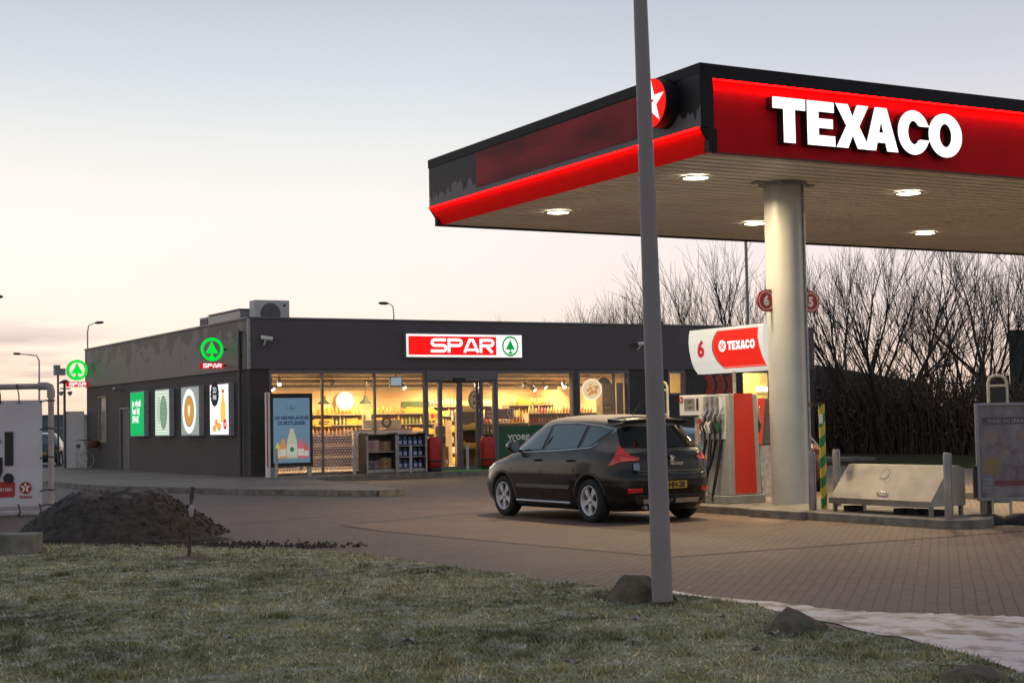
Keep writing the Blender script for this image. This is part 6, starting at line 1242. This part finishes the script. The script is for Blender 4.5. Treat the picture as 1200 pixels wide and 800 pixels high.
def tree_meshes(seed, h, stems, spread=.5, up=1.0, lean=.75, r=.12, maxl=4):
    rn = random.Random(seed); tr = MB(); cr = MB()
    tr.tube([(0,0,-.1),(0,0,.5)], [r*1.6,r*1.3], 8, cap=False)
    for k in range(stems):
        a = 2*PI*k/stems+rn.uniform(-.4,.4); ln = rn.uniform(.25,1)*lean; d = Vector((math.cos(a)*ln, math.sin(a)*ln, 1)).normalized(); p0 = Vector((math.cos(a)*r*.5, math.sin(a)*r*.5, .2))
        L0 = h*rn.uniform(.30,.40); pts = [p0]; q = p0
        for i in range(3): d = (d+Vector((rn.uniform(-1,1),rn.uniform(-1,1),.4))*.06).normalized(); q = q+d*L0/3; pts.append(q)
        tr.tube(pts, [r*.75,r*.66,r*.58,r*.5], 7, cap=False)
        for m_ in range(4): 
            t_ = [1,.55,.75,.9][m_]; base = pts[2].lerp(pts[3], 1) if m_ == 0 else pts[1].lerp(pts[3], t_-.2)
            ax = Vector((rn.uniform(-1,1),rn.uniform(-1,1),0)).normalized(); nd = (Matrix.Rotation(rn.uniform(.1,.2) if m_ == 0 else rn.uniform(.4,.9)*spread*1.3, 3, ax) @ d).normalized()
            grow(cr, base, nd, h*rn.uniform(.20,.27), r*(.46 if m_ == 0 else .30), 1, rn, maxl, spread, up)
    return tr, cr
protos = []
for s, h, st__, spd in ((1,9.5,4,.55),(5,9.8,5,.45),(11,8.5,3,.6),(17,9.5,2,.5)):
    tr, cr = tree_meshes(s, h, st__, spd); a = bpy.data.meshes.new('trunk'); a.from_pydata(tr.v, [], tr.f); a.materials.append(m_bark); b_ = bpy.data.meshes.new('crown'); b_.from_pydata(cr.v, [], cr.f); b_.materials.append(m_bark); protos.append((a, b_))
TR = [(1035,69,0,1.0,'wide many-stemmed bare tree right of the canopy column'),(1000,72,1,.95,'bare tree just right of the number 5 sign'),(1075,74,2,1.0,'bare tree between the column and the right edge, behind the steel box'),(1168,68,3,1.05,'bare tree with a tall straight trunk above the poster stand'),(1140,75,1,.92,'slender bare tree left of the poster stand trunk'),(1112,80,0,.8,'lower bare tree behind the hedge above the right bollard'),
      (835,95,0,1.18,'bare tree rising behind the shop between the post and the mast'),(795,100,2,1.15,'bare tree just right of the foreground post behind the shop'),(870,98,1,1.12,'bare tree by the thin mast above the pump sign'),
      (742,112,3,1.22,'bare treetop showing just left of the foreground post'),(722,114,1,1.08,'thin bare treetop above the shop roof, second left of the post'),(690,116,3,1.12,'thin bare treetop above the shop roof, third left of the post'),(648,118,2,1.16,'lowest bare treetop above the shop roof, farthest left'),(1205,72,0,1.0,'bare tree at the right edge in front of the green building'),(962,84,2,.86,'bare tree hugging the right side of the canopy column')]
for i, (x, d, k, s, lb_) in enumerate(TR):
    px, py = Wp(x, d); o = thing('bare_tree', lb_, 'tree', (px,py,0), random.random()*6, 'bare winter trees'); s *= 1.17 if (x > 900 or 760 < x < 880) else 1.12; o.scale = (s,s,s)
    for nm, me in zip(('trunk','crown'), protos[k]): c = bpy.data.objects.new(nm, me); COL.objects.link(c); c.parent = o
def hedge():
    mb = MB(); tw_ = MB()
    A0 = Vector((47.8,68)); A1 = Vector((46.0,24)); n = 17000; dr = A1-A0; nr_ = Vector((1,-.04))
    for _ in range(n):
        t_ = random.random(); d = random.random()*3.2; hh = 1.35+2.2*fbm(t_*16, 1.0, 3)+.9*fbm(t_*60, 2, 5)+d*.15; z = hh*random.random()**.8
        p = A0+dr*t_+nr_*d; s = random.uniform(.05,.13)*(1.2 if z < hh*.7 else .8); a, b_ = random.random()*6.3, random.uniform(-1.2,1.2)
        e1 = Vector((math.cos(a), math.sin(a), b_)).normalized()*s; e2 = Vector((-math.sin(a), math.cos(a), random.uniform(-1,1)))*s*.6; q = Vector((p.x, p.y, z))
        mb.add([q-e1, q+e2, q+e1, q-e2], [(0,1,2,3)])
    for _ in range(5200):
        t_ = random.random(); d = random.random()*3; p = A0+dr*t_+nr_*d; h_ = 1.9+2.6*random.random()*fbm(t_*16, 1, 3)*1.5; tw_.tube([(p.x,p.y,0),(p.x+random.uniform(-.4,.4),p.y+random.uniform(-.5,.5),h_*.5),(p.x+random.uniform(-.9,.9),p.y+random.uniform(-1.3,1.3),h_)], [.03,.02,.008], 3, cap=False)
    o = thing('hedge', 'dense dark hedge of shrubs below the bare trees on the right', 'hedge', (47.5,46,0)); part('foliage', mb, mat('hedge_leaf', (.12,.09,.065), .85, col2=(.045,.034,.025), scale=1.2), o); part('stems', tw_, mat('hedge_twig', (.14,.10,.075), .9, var=.3), o)
hedge()
bk_ = thing('distant_building', 'dark low building with a sloping grey roof behind the hedge', 'building', (66,72,0))
a_, b__ = Vector(Wp(955,88)), Vector(Wp(1090,92)); dx_ = Vector((FWD.x,FWD.y))*8
part('wall', MB().add([(a_.x,a_.y,0),(b__.x,b__.y,0),(b__.x,b__.y,3.3),(a_.x,a_.y,4.4)]+[(v.x+dx_.x,v.y+dx_.y,z) for v, z in ((a_,0),(b__,0),(b__,3.3),(a_,4.4))], [(0,1,2,3),(1,5,6,2),(5,4,7,6),(4,0,3,7)]), mat('dull_cladding', (.05,.045,.05), .8), bk_)
part('roof', MB().add([(a_.x,a_.y,4.402),(b__.x,b__.y,3.302),(b__.x+dx_.x,b__.y+dx_.y,3.302),(a_.x+dx_.x,a_.y+dx_.y,4.402)]+[(v.x,v.y,z) for v, z in ((a_,4.6),(b__,3.5),(b__+dx_,3.5),(a_+dx_,4.6))], [(0,3,2,1),(4,5,6,7),(0,1,5,4),(1,2,6,5),(2,3,7,6),(3,0,4,7)]), m_darkgrey, bk_)
gb = thing('green_building', 'dark green box-shaped building behind the trees at the right edge', 'building', (78,72,0)); m_green = mat('green_cladding', (.014,.050,.038), .7)
def slab(x0, x1, d, h, dep=10):
    a, b = Vector(Wp(x0, d)), Vector(Wp(x1, d)); k = 1+dep/d; A_, B_ = a*k, b*k
    return MB().add([(a.x,a.y,0),(b.x,b.y,0),(b.x,b.y,h),(a.x,a.y,h),(A_.x,A_.y,0),(B_.x,B_.y,0),(B_.x,B_.y,h),(A_.x,A_.y,h)], [(0,1,2,3),(1,5,6,2),(5,4,7,6),(4,0,3,7),(3,2,6,7)])
part('tall_block', slab(1182,1330,100,7.0), m_green, gb); part('low_block', slab(1143,1181.5,100.5,4.1), m_green, gb); part('door', slab(1190,1198,99.9,3.0,.05), m_darkgrey, gb)
